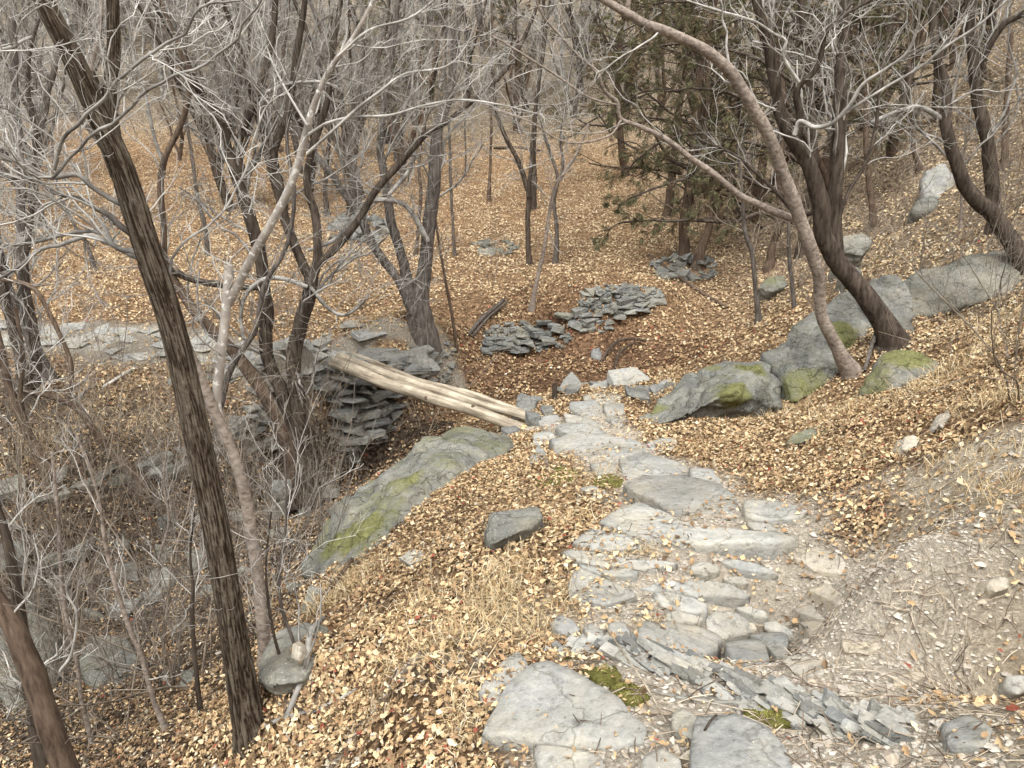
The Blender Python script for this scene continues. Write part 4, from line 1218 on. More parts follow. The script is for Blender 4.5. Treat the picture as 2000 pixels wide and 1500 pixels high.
for (nm, lb, pts, y) in [
    ('pole_tree', 'straight thin brown pole tree at the back of the clearing', [(955, 372, 9), (957, 320, 8), (960, 262, 8), (958, 200, 7), (962, 100, 6), (960, 0, 5)], 23.2),
    ('pole_tree', 'thinnest pole tree far back left in the clearing', [(909, 345, 5), (910, 300, 5), (908, 250, 5), (910, 180, 4), (908, 60, 3)], 26),
    ('pole_tree', 'pale straight sapling right of the three stemmed tree', [(888, 500, 9), (884, 430, 8), (880, 350, 8), (878, 270, 7), (870, 160, 6), (872, 30, 5)], 17.4),
    ('pole_tree', 'leaning brown sapling on the rim of the leafy basin', [(895, 692, 10), (885, 630, 9), (870, 545, 8), (855, 460, 7), (848, 400, 6), (835, 300, 4)], 12.4),
    ('pole_tree', 'young brown tree at the foot of the three stemmed tree', [(812, 500, 11), (818, 440, 11), (822, 380, 10), (818, 320, 9), (826, 230, 8), (820, 100, 6)], 17.2),
    ('pole_tree', 'short crooked stem on the left of the field below the far heap', [(183, 528, 14), (178, 500, 13), (165, 470, 10), (140, 430, 9), (110, 360, 8), (100, 250, 6)], 16),
    ('pole_tree', 'slim grey tree in the left field behind the field path', [(405, 500, 13), (400, 440, 12), (385, 380, 11), (375, 300, 10), (360, 200, 8), (365, 60, 6)], 17),
    ('pole_tree', 'dark slim tree just left of the far stone heap', [(640, 420, 14), (635, 370, 13), (640, 300, 12), (650, 200, 10), (645, 60, 8)], 21),
    ('pole_tree', 'grey tree behind the far stone heap', [(705, 430, 18), (700, 380, 16), (690, 300, 15), (700, 200, 12), (712, 60, 10)], 22)]:
    traced(nm, lb, [(pts, y, y + .2, 't')], 'bark_brown' if 'brown' in lb else ('bark_dark' if 'dark' in lb else 'bark_grey'), 'twig_brown', (10, 5, 3), (.5, 1.4), 7, int(pts[0][0]), tmin=.35, tr=.0045)
# --- right hand trees
traced('curving_tan_tree', 'smooth tan trunk curving from the boulder across the upper right', [
    ([(1664, 728, 46), (1640, 690, 36), (1610, 630, 32), (1600, 580, 31), (1598, 530, 34), (1580, 470, 36), (1560, 420, 36), (1535, 350, 37), (1508, 285, 36), (1478, 220, 35), (1450, 170, 34), (1420, 132, 33), (1375, 95, 30), (1310, 65, 28), (1260, 45, 26), (1225, 25, 24), (1180, 0, 20), (1120, -30, 16)], 7.5, 6.6, 't'),
    ([(1572, 432, 24), (1530, 420, 22), (1480, 398, 20), (1440, 378, 19), (1395, 340, 18), (1350, 310, 16), (1300, 272, 15), (1250, 248, 12), (1212, 232, 11), (1205, 200, 12), (1180, 178, 11), (1165, 140, 10), (1130, 110, 8), (1095, 70, 7), (1060, 30, 6), (1040, -20, 5)], 7.4, 6.6, 't'),
    ([(1213, 235, 7), (1190, 265, 6), (1130, 280, 6), (1085, 270, 5), (1040, 240, 5), (1000, 225, 4), (950, 210, 3)], 6.9, 6.5, 'b'),
    ([(1205, 205, 6), (1150, 190, 6), (1090, 150, 6), (1020, 105, 6), (960, 70, 4), (900, 50, 3)], 6.8, 6.4, 'b'),
    ([(1225, 30, 16), (1230, -20, 14), (1232, -60, 12)], 6.8, 6.8, 't')],
    'bark_tan', 'twig_pale', (8, 6, 3), (.4, 1.2), 16, 61, tmin=.35, n=60, tr=.0023)
traced('dark_leaning_tree', 'dark thick double trunk leaning out over the slanting boulder', [
    ([(1752, 672, 74), (1735, 645, 62), (1690, 582, 60), (1640, 520, 58), (1612, 460, 56), (1600, 400, 54), (1580, 330, 48), (1548, 275, 44), (1522, 215, 38), (1508, 140, 34), (1495, 60, 30), (1478, 0, 27), (1465, -60, 24)], 8.3, 8.3, 't'),
    ([(1636, 520, 50), (1628, 440, 44), (1632, 350, 42), (1636, 260, 40), (1642, 160, 36), (1650, 60, 32), (1655, -50, 28)], 8.45, 8.7, 't'),
    ([(1556, 290, 22), (1562, 230, 24), (1556, 190, 22), (1562, 165, 20), (1590, 140, 17), (1605, 105, 15), (1615, 60, 13), (1650, 30, 10), (1700, 0, 8)], 8.3, 8.1, 't'),
    ([(1552, 262, 16), (1562, 236, 14), (1590, 248, 14), (1625, 240, 13), (1660, 205, 12), (1685, 165, 10), (1730, 135, 10), (1770, 105, 9), (1790, 60, 7), (1800, 0, 5)], 8.1, 7.4, 'b'),
    ([(1640, 228, 9), (1690, 195, 9), (1740, 165, 9), (1800, 130, 9), (1850, 90, 8), (1910, 50, 7), (1990, -20, 6)], 7.9, 7.2, 'b'),
    ([(1560, 160, 12), (1530, 110, 10), (1535, 80, 9), (1512, 66, 7), (1470, 40, 7), (1400, 20, 6), (1340, 0, 5)], 8.1, 7.8, 'b'),
    ([(1630, 400, 14), (1600, 410, 14), (1560, 420, 13), (1520, 380, 12), (1480, 340, 11), (1430, 300, 9), (1360, 270, 8)], 8.6, 9.0, 'd'),
    ([(1640, 420, 14), (1660, 370, 14), (1690, 320, 13), (1710, 250, 12), (1720, 150, 10), (1740, 50, 8)], 8.6, 9.0, 'd')],
    'bark_dark', 'twig_pale', (9, 6, 3), (.5, 1.5), 16, 62, n=46, tr=.0027, wf=.64)
traced('hillside_tree', 'dark crooked tree leaning left on the right hillside', [
    ([(2010, 520, 56), (1975, 470, 46), (1930, 410, 44), (1890, 370, 40), (1862, 300, 34), (1845, 240, 32), (1848, 180, 28), (1830, 100, 24), (1820, 0, 20)], 9.7, 10, 't'),
    ([(1850, 240, 16), (1800, 210, 14), (1760, 215, 12), (1700, 240, 10)], 9.9, 9.7, 'b')],
    'bark_dark', 'twig_grey', (9, 6, 4), (.6, 1.8), 12, 63, tr=.0035)
traced('hillside_tree', 'dark upright trunk near the right edge with a forking limb', [
    ([(1945, 450, 36), (1940, 380, 36), (1932, 300, 36), (1918, 230, 34), (1905, 160, 32), (1898, 60, 30), (1892, -40, 28)], 11, 11.2, 't'),
    ([(1915, 120, 20), (1935, 85, 18), (1960, 50, 17), (1985, 35, 16), (2030, 20, 14)], 11, 10.8, 't'),
    ([(1960, 45, 10), (1970, 10, 9), (1985, -40, 8)], 11, 11, 'b')],
    'bark_dark', 'twig_grey', (9, 6, 4), (.7, 1.9), 12, 64, tr=.004)
for (lb, pts, y, bk) in [
    ('brown juniper like trunk standing on the slate heap beyond the dell', [(1362, 522, 30), (1368, 490, 25), (1385, 440, 23), (1382, 380, 22), (1370, 320, 20), (1380, 200, 17), (1385, 60, 14)], 15.8, 'bark_brown'),
    ('short dark stem behind the slate heap', [(1438, 470, 22), (1440, 420, 20), (1430, 350, 18), (1440, 250, 15), (1445, 100, 12)], 18.5, 'bark_dark'),
    ('brown stem at the back of the dell under the junipers', [(1500, 525, 24), (1510, 480, 20), (1525, 430, 20), (1520, 360, 18), (1530, 250, 15), (1525, 100, 12)], 15.4, 'bark_brown'),
    ('thin mossy pole at the edge of the dell near the boulders', [(1482, 632, 17), (1476, 570, 14), (1470, 500, 13), (1455, 450, 12), (1450, 380, 9), (1440, 280, 7)], 12.8, 'bark_grey'),
    ('thin pole just right of the mossy dell pole', [(1552, 600, 13), (1548, 560, 12), (1542, 500, 11), (1540, 440, 9), (1545, 350, 8)], 11.8, 'bark_grey'),
    ('straight brown trunk on the hillside right of the double trunk', [(1708, 440, 20), (1700, 380, 18), (1695, 320, 17), (1690, 230, 14), (1700, 100, 11)], 14.2, 'bark_brown'),
    ('thin hillside trunk beside the grey slab', [(1798, 330, 16), (1785, 290, 15), (1778, 230, 13), (1775, 130, 11), (1780, 0, 9)], 16.4, 'bark_brown'),
    ('slender trunk behind the dark crooked hillside tree', [(1965, 330, 20), (1962, 260, 18), (1968, 180, 16), (1975, 60, 13)], 14, 'bark_brown'),
    ('pale upright sapling on the dry slope at the right edge', [(1875, 450, 8), (1878, 400, 8), (1880, 330, 7), (1890, 240, 5)], 11.3, 'bark_tan')]:
    traced('slope_tree', lb, [(pts, y, y + .2, 't')], bk, 'twig_brown', (10, 6, 3), (.6, 1.6), 8, int(pts[0][0]) + 3, tmin=.35, tr=.004)
# --- left edge
traced('near_left_tree', 'brown smooth leaning trunk cut by the bottom left corner', [
    ([(165, 1600, 96), (120, 1480, 80), (95, 1400, 74), (65, 1310, 72), (30, 1235, 66), (-10, 1170, 58), (-80, 1080, 50), (-160, 980, 44)], 3.25, 3.3, 't'),
    ([(118, 1310, 12), (140, 1275, 10), (150, 1200, 8), (130, 1150, 6), (160, 1080, 5)], 3.2, 3.1, 'b')],
    'bark_brown', 'twig_pale', (4, 5, 3), (.4, .9), 20, 71, tmin=.5, n=50, tr=.0015, wf=.58)
traced('near_left_tree', 'dark thin trunk behind the leaning brown one in the bottom left', [
    ([(100, 1560, 50), (85, 1480, 44), (70, 1400, 40), (55, 1320, 36), (40, 1200, 30), (20, 1080, 26), (-20, 950, 22)], 4.0, 4.2, 't')],
    'bark_dark', 'twig_pale', (6, 5, 3), (.4, 1.0), 12, 72, tr=.0018)
traced('left_edge_tree', 'dark upright trunk near the left edge behind the field path', [
    ([(85, 740, 50), (70, 690, 36), (50, 600, 30), (44, 500, 28), (40, 400, 26), (38, 300, 24), (30, 180, 20), (25, 40, 16)], 10.2, 10.5, 't'),
    ([(66, 680, 24), (40, 620, 24), (15, 560, 24), (0, 500, 22), (-40, 420, 20)], 10.2, 10.1, 't')],
    'bark_grey', 'twig_grey', (9, 7, 4), (.7, 2.0), 12, 73, tr=.004)
traced('left_edge_tree', 'brown multi stemmed tree rooted on the left field edge', [
    ([(60, 800, 56), (45, 760, 40), (40, 700, 30), (20, 620, 28), (5, 540, 26), (-10, 440, 24)], 9.3, 9.3, 't'),
    ([(62, 790, 34), (70, 720, 28), (65, 640, 24), (50, 540, 20), (60, 400, 16), (70, 250, 12)], 9.4, 9.7, 't')],
    'bark_dark', 'twig_grey', (9, 7, 4), (.7, 1.8), 12, 74, tr=.0035)
traced('bank_tree', 'slender brown stem sweeping left from the edging stones of the bank', [
    ([(272, 935, 32), (240, 905, 24), (210, 880, 21), (190, 850, 20), (165, 810, 20), (130, 785, 17), (90, 772, 15), (40, 765, 13), (-30, 762, 11)], 7.9, 7.6, 't'),
    ([(132, 790, 13), (140, 720, 12), (120, 660, 12), (90, 600, 12), (60, 560, 13), (0, 545, 12)], 7.8, 7.9, 't')],
    'bark_brown', 'twig_pale', (7, 6, 4), (.5, 1.4), 10, 75, tr=.0028)
traced('bank_tree', 'brown trunk rising from the gully bank at the far left', [
    ([(105, 960, 36), (85, 900, 28), (60, 860, 26), (35, 800, 24), (10, 720, 22), (-20, 600, 20)], 7.3, 7.3, 't'),
    ([(60, 860, 14), (40, 780, 14), (45, 700, 12), (30, 600, 10)], 7.3, 7.2, 't')],
    'bark_brown', 'twig_pale', (7, 6, 4), (.5, 1.4), 10, 76, tr=.0028)
for k, (lb, pts, y, bk) in enumerate([
    ('dark thin sapling left of the foot of the big furrowed tree', [(393, 1400, 15), (385, 1330, 13), (378, 1260, 12), (376, 1190, 12), (378, 1150, 9), (372, 1080, 6), (380, 1000, 5)], 3.6, 'bark_dark'),
    ('grey slanting sapling between the big tree and the left corner', [(325, 1430, 20), (300, 1370, 15), (275, 1280, 14), (250, 1220, 13), (225, 1140, 13), (205, 1060, 10), (190, 960, 8), (150, 850, 6)], 4.3, 'bark_tan'),
    ('thin grey sapling with a forked tip right of the slim tan trunk', [(585, 1280, 10), (565, 1230, 9), (548, 1180, 9), (545, 1120, 8), (555, 1060, 8), (560, 980, 6), (555, 880, 5)], 3.9, 'bark_grey'),
    ('thin dark sapling beside the slim tan trunk base', [(552, 1298, 9), (538, 1250, 8), (525, 1180, 8), (520, 1100, 6), (530, 1000, 5)], 3.5, 'bark_dark'),
    ('pale upright sapling in the gully near the left corner', [(180, 1450, 14), (160, 1370, 13), (150, 1290, 12), (125, 1180, 12), (118, 1090, 10), (112, 990, 9), (100, 880, 6)], 5.0, 'bark_tan'),
    ('pale whippy sapling in the gully in front of the edging stones', [(340, 1250, 9), (320, 1180, 8), (310, 1100, 8), (330, 1020, 7), (320, 940, 5), (330, 850, 4)], 6.6, 'bark_tan')]):
    traced('sapling', lb, [(pts, y, y, 't')], bk, 'twig_pale', (8, 5, 3), (.3, .9), 9, 300 + k, tmin=.2, tr=.0016)

# ------------------------------------------------------------------ repeated trees of the wood
def grown_tree(seed, hgt, rad, bark, twig, lean=.1, forks=3, k=(11, 8, 5), tr=.0038, name='bare_tree', sides=8):
    rng = np.random.default_rng(seed)
    N = 14
    zz = np.linspace(0, 1, N)
    def stem(start, dirv, L, r0, r1):
        d = unit(np.asarray(dirv, float))
        p = [np.array(start, float)]
        for j in range(1, N):
            d = unit(d + rng.normal(size=3) * .10 + np.array([0, 0, .05]))
            p.append(p[-1] + d * L / (N - 1))
        return np.array(p), np.linspace(r0, r1, N)
    p0, r0 = stem((0, 0, -.25), (rng.normal() * lean, rng.normal() * lean, 1), hgt * .8, rad, rad * .35)
    r0[0] *= 1.4
    S, R = [p0], [r0]
    for f in range(forks):
        i = int(rng.integers(2, 7))
        a = rng.uniform(0, 6.28)
        p, r = stem(p0[i], (math.cos(a) * .6, math.sin(a) * .6, 1), hgt * rng.uniform(.5, .75), r0[i] * .75, rad * .22)
        S.append(p)
        R.append(r)
    tb = Tubes()
    tb.batch(np.array(S), np.array(R), sides, rough=.12)
    root = empty(name)
    link('trunk', tb.mesh('trunk', M[bark], (0, 0, 0)), root)
    ct = Tubes()
    a = spawn(np.array(S), np.array(R), k[0], .4, .45, 1.05, 9, .15, .22, rng, .25, 1, .32, tr * 1.5, .4)
    ct.batch(*a, 4)
    b = spawn(*a, k[1], .5, .35, .95, 5, .1, .2, rng, .15, 1, .6, tr, .5)
    ct.batch(*b, 3)
    if k[2]:
        c3 = spawn(*b, k[2], .5, .3, .9, 3, .06, .2, rng, .1, 1, .7, tr * .75, .6)
        ct.batch(*c3, 3)
    link('crown', ct.mesh('crown', M[twig], (0, 0, 0)), root)
    return root
PROTO = [grown_tree(100 + i, 5.2 + (i % 3) * .8, .10 + .02 * (i % 3), ['bark_dark', 'bark_grey', 'bark_grey', 'bark_brown', 'bark_dark'][i], ['twig_grey', 'twig_grey', 'twig_pale', 'twig_brown', 'twig_grey'][i], forks=2 + i % 3) for i in range(5)]
used = [False] * 5
rngt = np.random.default_rng(77)
def in_clear(u, v): return (845 < u < 1290 and v > 285) or (560 < v)
spots = []
tries = 0
while len(spots) < 100 and tries < 20000:
    tries += 1
    y = rngt.uniform(15.5, 42)
    x = rngt.uniform(-.78, .78) * (y + 2)
    z = float(H(x, y))
    u, v, d = proj(np.array([x, y, z]))
    if u < -150 or u > 2150 or in_clear(u, v): continue
    if 1230 < u < 1600 and v > 470: continue
    if u < 850 and y < 19: continue
    if any((x - a) ** 2 + (y - b) ** 2 < 1.1 ** 2 for a, b, _, _ in spots): continue
    spots.append((x, y, z, u))
for i, (x, y, z, u) in enumerate(spots):
    k = int(rngt.integers(0, 5))
    o = PROTO[k] if not used[k] else copy_tree(PROTO[k])
    used[k] = True
    s = rngt.uniform(.75, 1.25)
    o.location = (x, y, z)
    o.rotation_euler = (0, 0, rngt.uniform(0, 6.28))
    o.scale = (s, s, s * rngt.uniform(.9, 1.15))
    bk_ = ['dark', 'grey', 'pale twigged', 'brown', 'dark slender'][k]
    dn_ = 'nearer' if y < 22 else ('middle' if y < 31 else 'rear')
    if u < 850: tag(o, 'bare %s tree in the %s rows of the left wood' % (bk_, dn_), 'tree', '%s trees, %s left wood' % (bk_, dn_))
    elif u < 1300: tag(o, 'bare %s tree in the %s rows behind the clearing' % (bk_, dn_), 'tree', '%s trees, %s clearing' % (bk_, dn_))
    else: tag(o, 'bare %s tree in the %s rows up the right hillside' % (bk_, dn_), 'tree', '%s trees, %s right hillside' % (bk_, dn_))

# the far wood that reads as one mass
rngf = np.random.default_rng(5)
tb = Tubes()
nF = 230
yy = rngf.uniform(34, 74, nF)
xx = rngf.uniform(-.75, .75, nF) * yy
S = np.zeros((nF, 8, 3))
lean = rngf.normal(size=(nF, 2)) * .6
hh = rngf.uniform(5, 8.5, nF)
for j in range(8):
    f = j / 7
    S[:, j] = np.c_[xx + lean[:, 0] * f + rngf.normal(size=nF) * .08, yy + lean[:, 1] * f, H(xx, yy) - .2 + hh * f]
R = np.linspace(1, .3, 8)[None] * rngf.uniform(.06, .15, nF)[:, None]
tb.batch(S, R, 5)
a = spawn(S, R, 12, .45, .4, 1.0, 7, .15, .2, rngf, .15, 1, .45, .014, .4)
tb.batch(*a, 3)
b = spawn(*a, 7, .5, .3, .9, 3, .08, .2, rngf, .15, 1, .6, .009, .5)
tb.batch(*b, 3)
tag(link('far_wood', tb.mesh('far_wood', M['twig_grey'], (0, 0, 0))), 'mass of grey leafless trees covering the far hillside', kind='stuff')

# ------------------------------------------------------------------ junipers
def sprays(Pq, rng, root, org, per=30, frac=.66):
    """feathery sprays: small drooping blades set along the last twigs"""
    Pq = Pq[rng.random(len(Pq)) < frac]
    B = len(Pq)
    N = Pq.shape[1]
    i = rng.integers(1, N - 1, (B, per))
    f = rng.random((B, per, 1))
    bi = np.arange(B)[:, None]
    S0 = Pq[bi, i] * (1 - f) + Pq[bi, i + 1] * f
    T = unit(Pq[bi, i + 1] - Pq[bi, i])
    D = unit(T + rng.normal(size=(B, per, 3)) * .6 + np.array([0, 0, -.45]))
    W = unit(np.cross(D, rng.normal(size=(B, per, 3))))
    ln = rng.uniform(.04, .12, (B, per, 1))
    wd = rng.uniform(.003, .0065, (B, per, 1))
    S0, D, W, ln, wd = [q.reshape(-1, q.shape[-1]) for q in (S0, D, W, ln, wd)]
    n = len(S0)
    V = np.stack([S0 - W * wd * .5, S0 + D * ln * .5 - W * wd, S0 + D * ln, S0 + D * ln * .5 + W * wd], 1).reshape(-1, 3)
    Qd = np.arange(n * 4).reshape(n, 4)
    br_ = np.repeat(rng.random(B), per)
    base = np.where((br_ < .34)[:, None], C_(.17, .128, .078), C_(.115, .11, .06)) * rng.uniform(.6, 1.5, (n, 1))
    link('crown', mesh_from('crown', V - np.asarray(org), None, Qd, M['needle'], False, np.repeat(base, 4, 0)), root)
def juniper(seed, hgt, low=.12):
    rng = np.random.default_rng(seed)
    N = 12
    p = np.zeros((N, 3))
    d = np.array([rng.normal() * .12, rng.normal() * .12, 1.0])
    p[0, 2] = -.3
    for j in range(1, N):
        d = unit(d + rng.normal(size=3) * .09)
        p[j] = p[j - 1] + d * hgt / (N - 1)
    r = np.linspace(.12, .03, N)
    root = empty('juniper')
    tb = Tubes()
    tb.batch(p[None], r[None], 9, rough=.15)
    link('trunk', tb.mesh('trunk', M['bark_brown'], (0, 0, 0)), root)
    bt = Tubes()
    a = spawn(p[None], r[None], 40, .3, .9, 1.5, 10, -.02, .16, rng, low, 1, .4, .01, .4, (1.2, 2.8))
    bt.batch(*a, 5)
    b = spawn(*a, 6, .45, .4, 1.0, 7, -.08, .2, rng, .25, 1, .6, .006, .5)
    bt.batch(*b, 4)
    cs = spawn(*b, 6, .5, .3, .9, 4, -.22, .2, rng, .15, 1, .6, .004, .5)
    link('branches', bt.mesh('branches', M['bark_dark'], (0, 0, 0)), root)['kind'] = 'stuff'
    sprays(cs[0], rng, root, (0, 0, 0))
    return root
JP = [juniper(11, 5.6, .26), juniper(12, 6.4, .34), juniper(13, 5.4, .3)]
JS = [(1335, 500, 16.3, 0, 1.05, 'dark drooping juniper at the right edge of the clearing'), (1300, 400, 20.5, 1, 1.0, 'tall dark juniper behind the drooping one at the clearing edge'), (1420, 440, 18.6, 2, 1.1, 'dark juniper standing behind the curving tan trunk'),
      (1470, 470, 17.8, 1, .9, 'brownish juniper between the curving tan trunk and the double trunk'), (1600, 380, 18.5, 0, 1.05, 'dark juniper behind the dark double trunk'), (1740, 330, 17.5, 2, 1.0, 'dark juniper on the hillside right of the double trunk'),
      (1830, 250, 18.0, 1, .9, 'juniper on the upper right hillside behind the crooked tree'), (1230, 330, 26.0, 2, 1.1, 'far juniper at the back right of the clearing'), (790, 300, 30, 0, 1.1, 'far dark juniper behind the three stemmed tree'), (1010, 262, 34, 1, 1.1, 'far juniper at the very back of the clearing')]
ju = [False] * 3
for (u, v, y, k, s, lb) in JS:
    o = JP[k] if not ju[k] else copy_tree(JP[k])
    ju[k] = True
    p = P(u, v, y)
    o.location = (p[0], p[1], float(H(p[0], p[1])))
    o.rotation_euler = (0, 0, random.uniform(0, 6.28))
    o.scale = (s, s, s)
    tag(o, lb, 'juniper', 'junipers')
# the near juniper whose boughs reach left behind the curving tan trunk
rj = np.random.default_rng(404)
org = G(1560, 500, 9.0)
tj = empty('spreading_juniper', org, 'spreading juniper with long dark boughs drooping left behind the curving tan trunk', 'juniper', 'junipers')
Pj, Rj = [], []
JB = [([(1560, 508, 40), (1575, 430, 32), (1590, 330, 30), (1585, 200, 26), (1570, 60, 22), (1560, -60, 18)], 0, 0),
      ([(1575, 440, 16), (1500, 418, 14), (1430, 432, 12), (1350, 428, 10), (1270, 432, 8), (1215, 440, 6), (1170, 455, 4)], 0, -.6),
      ([(1582, 400, 15), (1510, 372, 13), (1430, 345, 11), (1350, 350, 9), (1270, 372, 7), (1210, 400, 5)], 0, -.3),
      ([(1588, 330, 15), (1500, 290, 13), (1410, 265, 11), (1330, 262, 9), (1260, 300, 6), (1220, 340, 4)], 0, .5),
      ([(1588, 250, 15), (1500, 205, 12), (1400, 180, 10), (1310, 172, 8), (1240, 190, 6), (1200, 225, 4)], 0, .2),
      ([(1585, 180, 14), (1490, 120, 11), (1390, 90, 9), (1300, 85, 7), (1230, 100, 5), (1190, 150, 4)], 0, -.2),
      ([(1578, 100, 13), (1480, 40, 10), (1380, 10, 8), (1280, 5, 6), (1210, 30, 4)], 0, .3),
      ([(1590, 300, 13), (1650, 260, 11), (1720, 230, 9), (1790, 240, 6)], 0, .6),
      ([(1585, 160, 13), (1650, 110, 11), (1720, 90, 9), (1800, 110, 6)], 0, .5),
      ([(1580, 60, 13), (1650, 10, 10), (1730, 0, 8), (1800, 20, 5)], 0, .4)]
for k, (pts, a, b) in enumerate(JB):
    cv, R = stroke_world(pts, org[1] + a, org[1] + b, 24)
    if k == 0: cv[0, 2] -= .3
    cv = cv + np.stack([fbm(cv * 2.2 + k + 5 * q, 3) for q in range(3)], -1) * (.10 if k else .04)
    R = R * .62
    tb = Tubes()
    tb.batch(cv[None], R[None], 8, rough=.15)
    nm = 'trunk' if k == 0 else 'bough'
    link(nm, tb.mesh(nm, M['bark_dark'], org), tj)
    if k:
        Pj.append(cv)
        Rj.append(R)
bt = Tubes()
a = spawn(np.array(Pj), np.array(Rj), 16, .3, .4, 1.1, 9, -.06, .18, rj, .25, 1, .5, .005, .4, (.35, .95))
bt.batch(*a, 4)
b = spawn(*a, 6, .45, .4, 1.0, 6, -.2, .2, rj, .15, 1, .6, .003, .5)
bt.batch(*b, 3)
link('branches', bt.mesh('branches', M['bark_dark'], org), tj)['kind'] = 'stuff'
sprays(b[0], rj, tj, org, 54, .97)
# ------------------------------------------------------------------ shrubs and brush
def shrub(seed, n, hgt, spread, twig, rad=.006, name='bare_shrub', k=(6, 4)):
    rng = np.random.default_rng(seed)
    N = 9
    S = np.zeros((n, N, 3))
    a = rng.uniform(0, 6.28, n)
    d = np.c_[np.cos(a) * spread, np.sin(a) * spread, np.ones(n)] + rng.normal(size=(n, 3)) * .15
    d = unit(d)
    S[:, 0] = np.c_[np.cos(a) * .05, np.sin(a) * .05, np.full(n, -.06)]
    L = rng.uniform(.6, 1.15, n) * hgt
    for j in range(1, N):
        d = unit(d + rng.normal(size=(n, 3)) * .13 + np.array([0, 0, .03]))
        S[:, j] = S[:, j - 1] + d * (L / (N - 1))[:, None]
    R = np.linspace(1, .35, N)[None] * (rad * rng.uniform(.6, 1.2, n))[:, None]
    root = empty(name)
    for j in range(n):
        tb = Tubes()
        tb.batch(S[j:j + 1], R[j:j + 1], 5)
        link('stem', tb.mesh('stem', M[twig], (0, 0, 0)), root)
    ct = Tubes()
    b = spawn(S, R, k[0], .45, .4, 1.1, 7, .12, .22, rng, .25, 1, .6, .0017, .5)
    ct.batch(*b, 3)
    c3 = spawn(*b, k[1], .5, .35, 1.0, 5, .08, .22, rng, .2, 1, .7, .0013, .6)
    ct.batch(*c3, 3)
    link('twigs', ct.mesh('twigs', M[twig], (0, 0, 0)), root)['kind'] = 'stuff'
    return root
SHP = [shrub(1, 7, 1.5, .35, 'twig_dull'), shrub(2, 5, 1.9, .25, 'twig_brown', .007), shrub(3, 9, 1.1, .55, 'twig_dull', .005), shrub(4, 4, 2.2, .2, 'twig_brown', .008)]
SH = [(60, 1330), (150, 1420), (230, 1330), (300, 1250), (90, 1200), (180, 1180), (280, 1120), (340, 1330), (20, 1250), (390, 1230), (130, 1060), (230, 1010), (330, 1050), (420, 1120), (40, 1050), (500, 1060), (560, 1100), (610, 1020), (480, 980), (380, 960),
      (650, 930), (560, 960), (700, 900), (620, 900), (20, 920), (150, 930), (200, 960), (300, 900), (450, 1200), (640, 1100), (760, 870), (830, 860), (250, 1440), (520, 1230)]
SH += [(random.uniform(-20, 420), random.uniform(960, 1400)) for _ in range(22)] + [(random.uniform(440, 720), random.uniform(890, 1080)) for _ in range(10)]
SHR = [(1900, 640), (1960, 600), (1850, 620), (1980, 700), (1930, 560), (1820, 560), (1700, 470), (1760, 450), (1880, 480), (1950, 470), (1990, 780), (1850, 420), (1960, 380), (1620, 640), (1990, 330)]
SHF = [(240, 700), (330, 740), (180, 640), (420, 620), (560, 640), (640, 610), (120, 720), (480, 720), (960, 560), (700, 600), (1040, 560), (300, 560), (1330, 560), (1560, 560), (1600, 600)]
us = [False] * 4
def put_shrub(u, v, lb, gr, ymin=1.0, sc=1.0):
    g = G(u, v, ymin)
    k = random.randrange(4)
    o = SHP[k] if not us[k] else copy_tree(SHP[k])
    us[k] = True
    s = random.uniform(.6, 1.15) * sc
    o.location = [float(q) for q in g]
    o.rotation_euler = (random.uniform(-.15, .15), random.uniform(-.15, .15), random.uniform(0, 6.28))
    o.scale = (s, s, s)
    kd = ['upright many stemmed', 'tall few stemmed', 'low spreading', 'brown whippy'][k]
    tag(o, kd + ' ' + lb, 'shrub', kd + ' ' + gr)
for u, v in SH: put_shrub(u, v, 'leafless shrub ' + ('in the bottom left gully' if u < 360 else 'in the gully right of the big tree'), 'gully shrubs ' + ('left' if u < 360 else 'right'), 4.0)
for u, v in SHR: put_shrub(u, v, 'leafless shrub on the dry right hillside', 'shrubs on the right hillside', sc=.9)
for u, v in SHF: put_shrub(u, v, 'small leafless shrub ' + ('in the left field' if u < 800 else 'round the clearing and dell'), 'shrubs ' + ('of the left field' if u < 800 else 'of the clearing'), 8.0, .75)

# ------------------------------------------------------------------ fallen wood
def fallen(name, label, pts, mat='bark_grey', cat='branch', lift=.02, twigs=0, group=None):
    W, R = [], []
    for q in pts:
        u, v, wd = q[:3]
        g = G(u, v) + np.array([0, 0, lift + (q[3] if len(q) > 3 else 0)])
        W.append(g)
        R.append(wd * depth(g) / F / 2)
    cv = cr(np.c_[np.array(W), np.array(R)], 22)
    tb = Tubes()
    tb.batch(cv[None, :, :3], np.maximum(cv[None, :, 3], .002), 7, rough=.12)
    if twigs:
        rng = np.random.default_rng(int(pts[0][0]))
        tb.batch(*spawn(cv[None, :, :3], np.maximum(cv[None, :, 3], .002), twigs, .3, .4, .9, 7, .02, .2, rng, .2, 1, .5, .002, .5), 4)
    o = link(name, tb.mesh(name, M[mat], W[0]), None, W[0])
    return tag(o, label, cat, group)
fallen('fallen_branch', 'long thin fallen branch lying across the orange leaves of the dell', [(1268, 500, 7), (1310, 530, 8), (1350, 560, 8), (1420, 604, 6)], 'bark_brown', twigs=4)
fallen('fallen_branch', 'dark curved fallen branch in the basin beside the grey block', [(1172, 712, 5), (1190, 690, 5, .06), (1215, 676, 5, .1), (1262, 674, 4, .06)], 'bark_dark', twigs=6)
fallen('fallen_branch', 'second dark fallen branch sticking up in the basin', [(1200, 722, 5), (1210, 700, 5, .08), (1238, 684, 4, .12)], 'bark_dark', twigs=4)
fallen('fallen_branch', 'weathered split log leaning on the left end of the mound', [(915, 656, 8), (940, 632, 8, .06), (985, 598, 7, .1)], 'bark_grey')
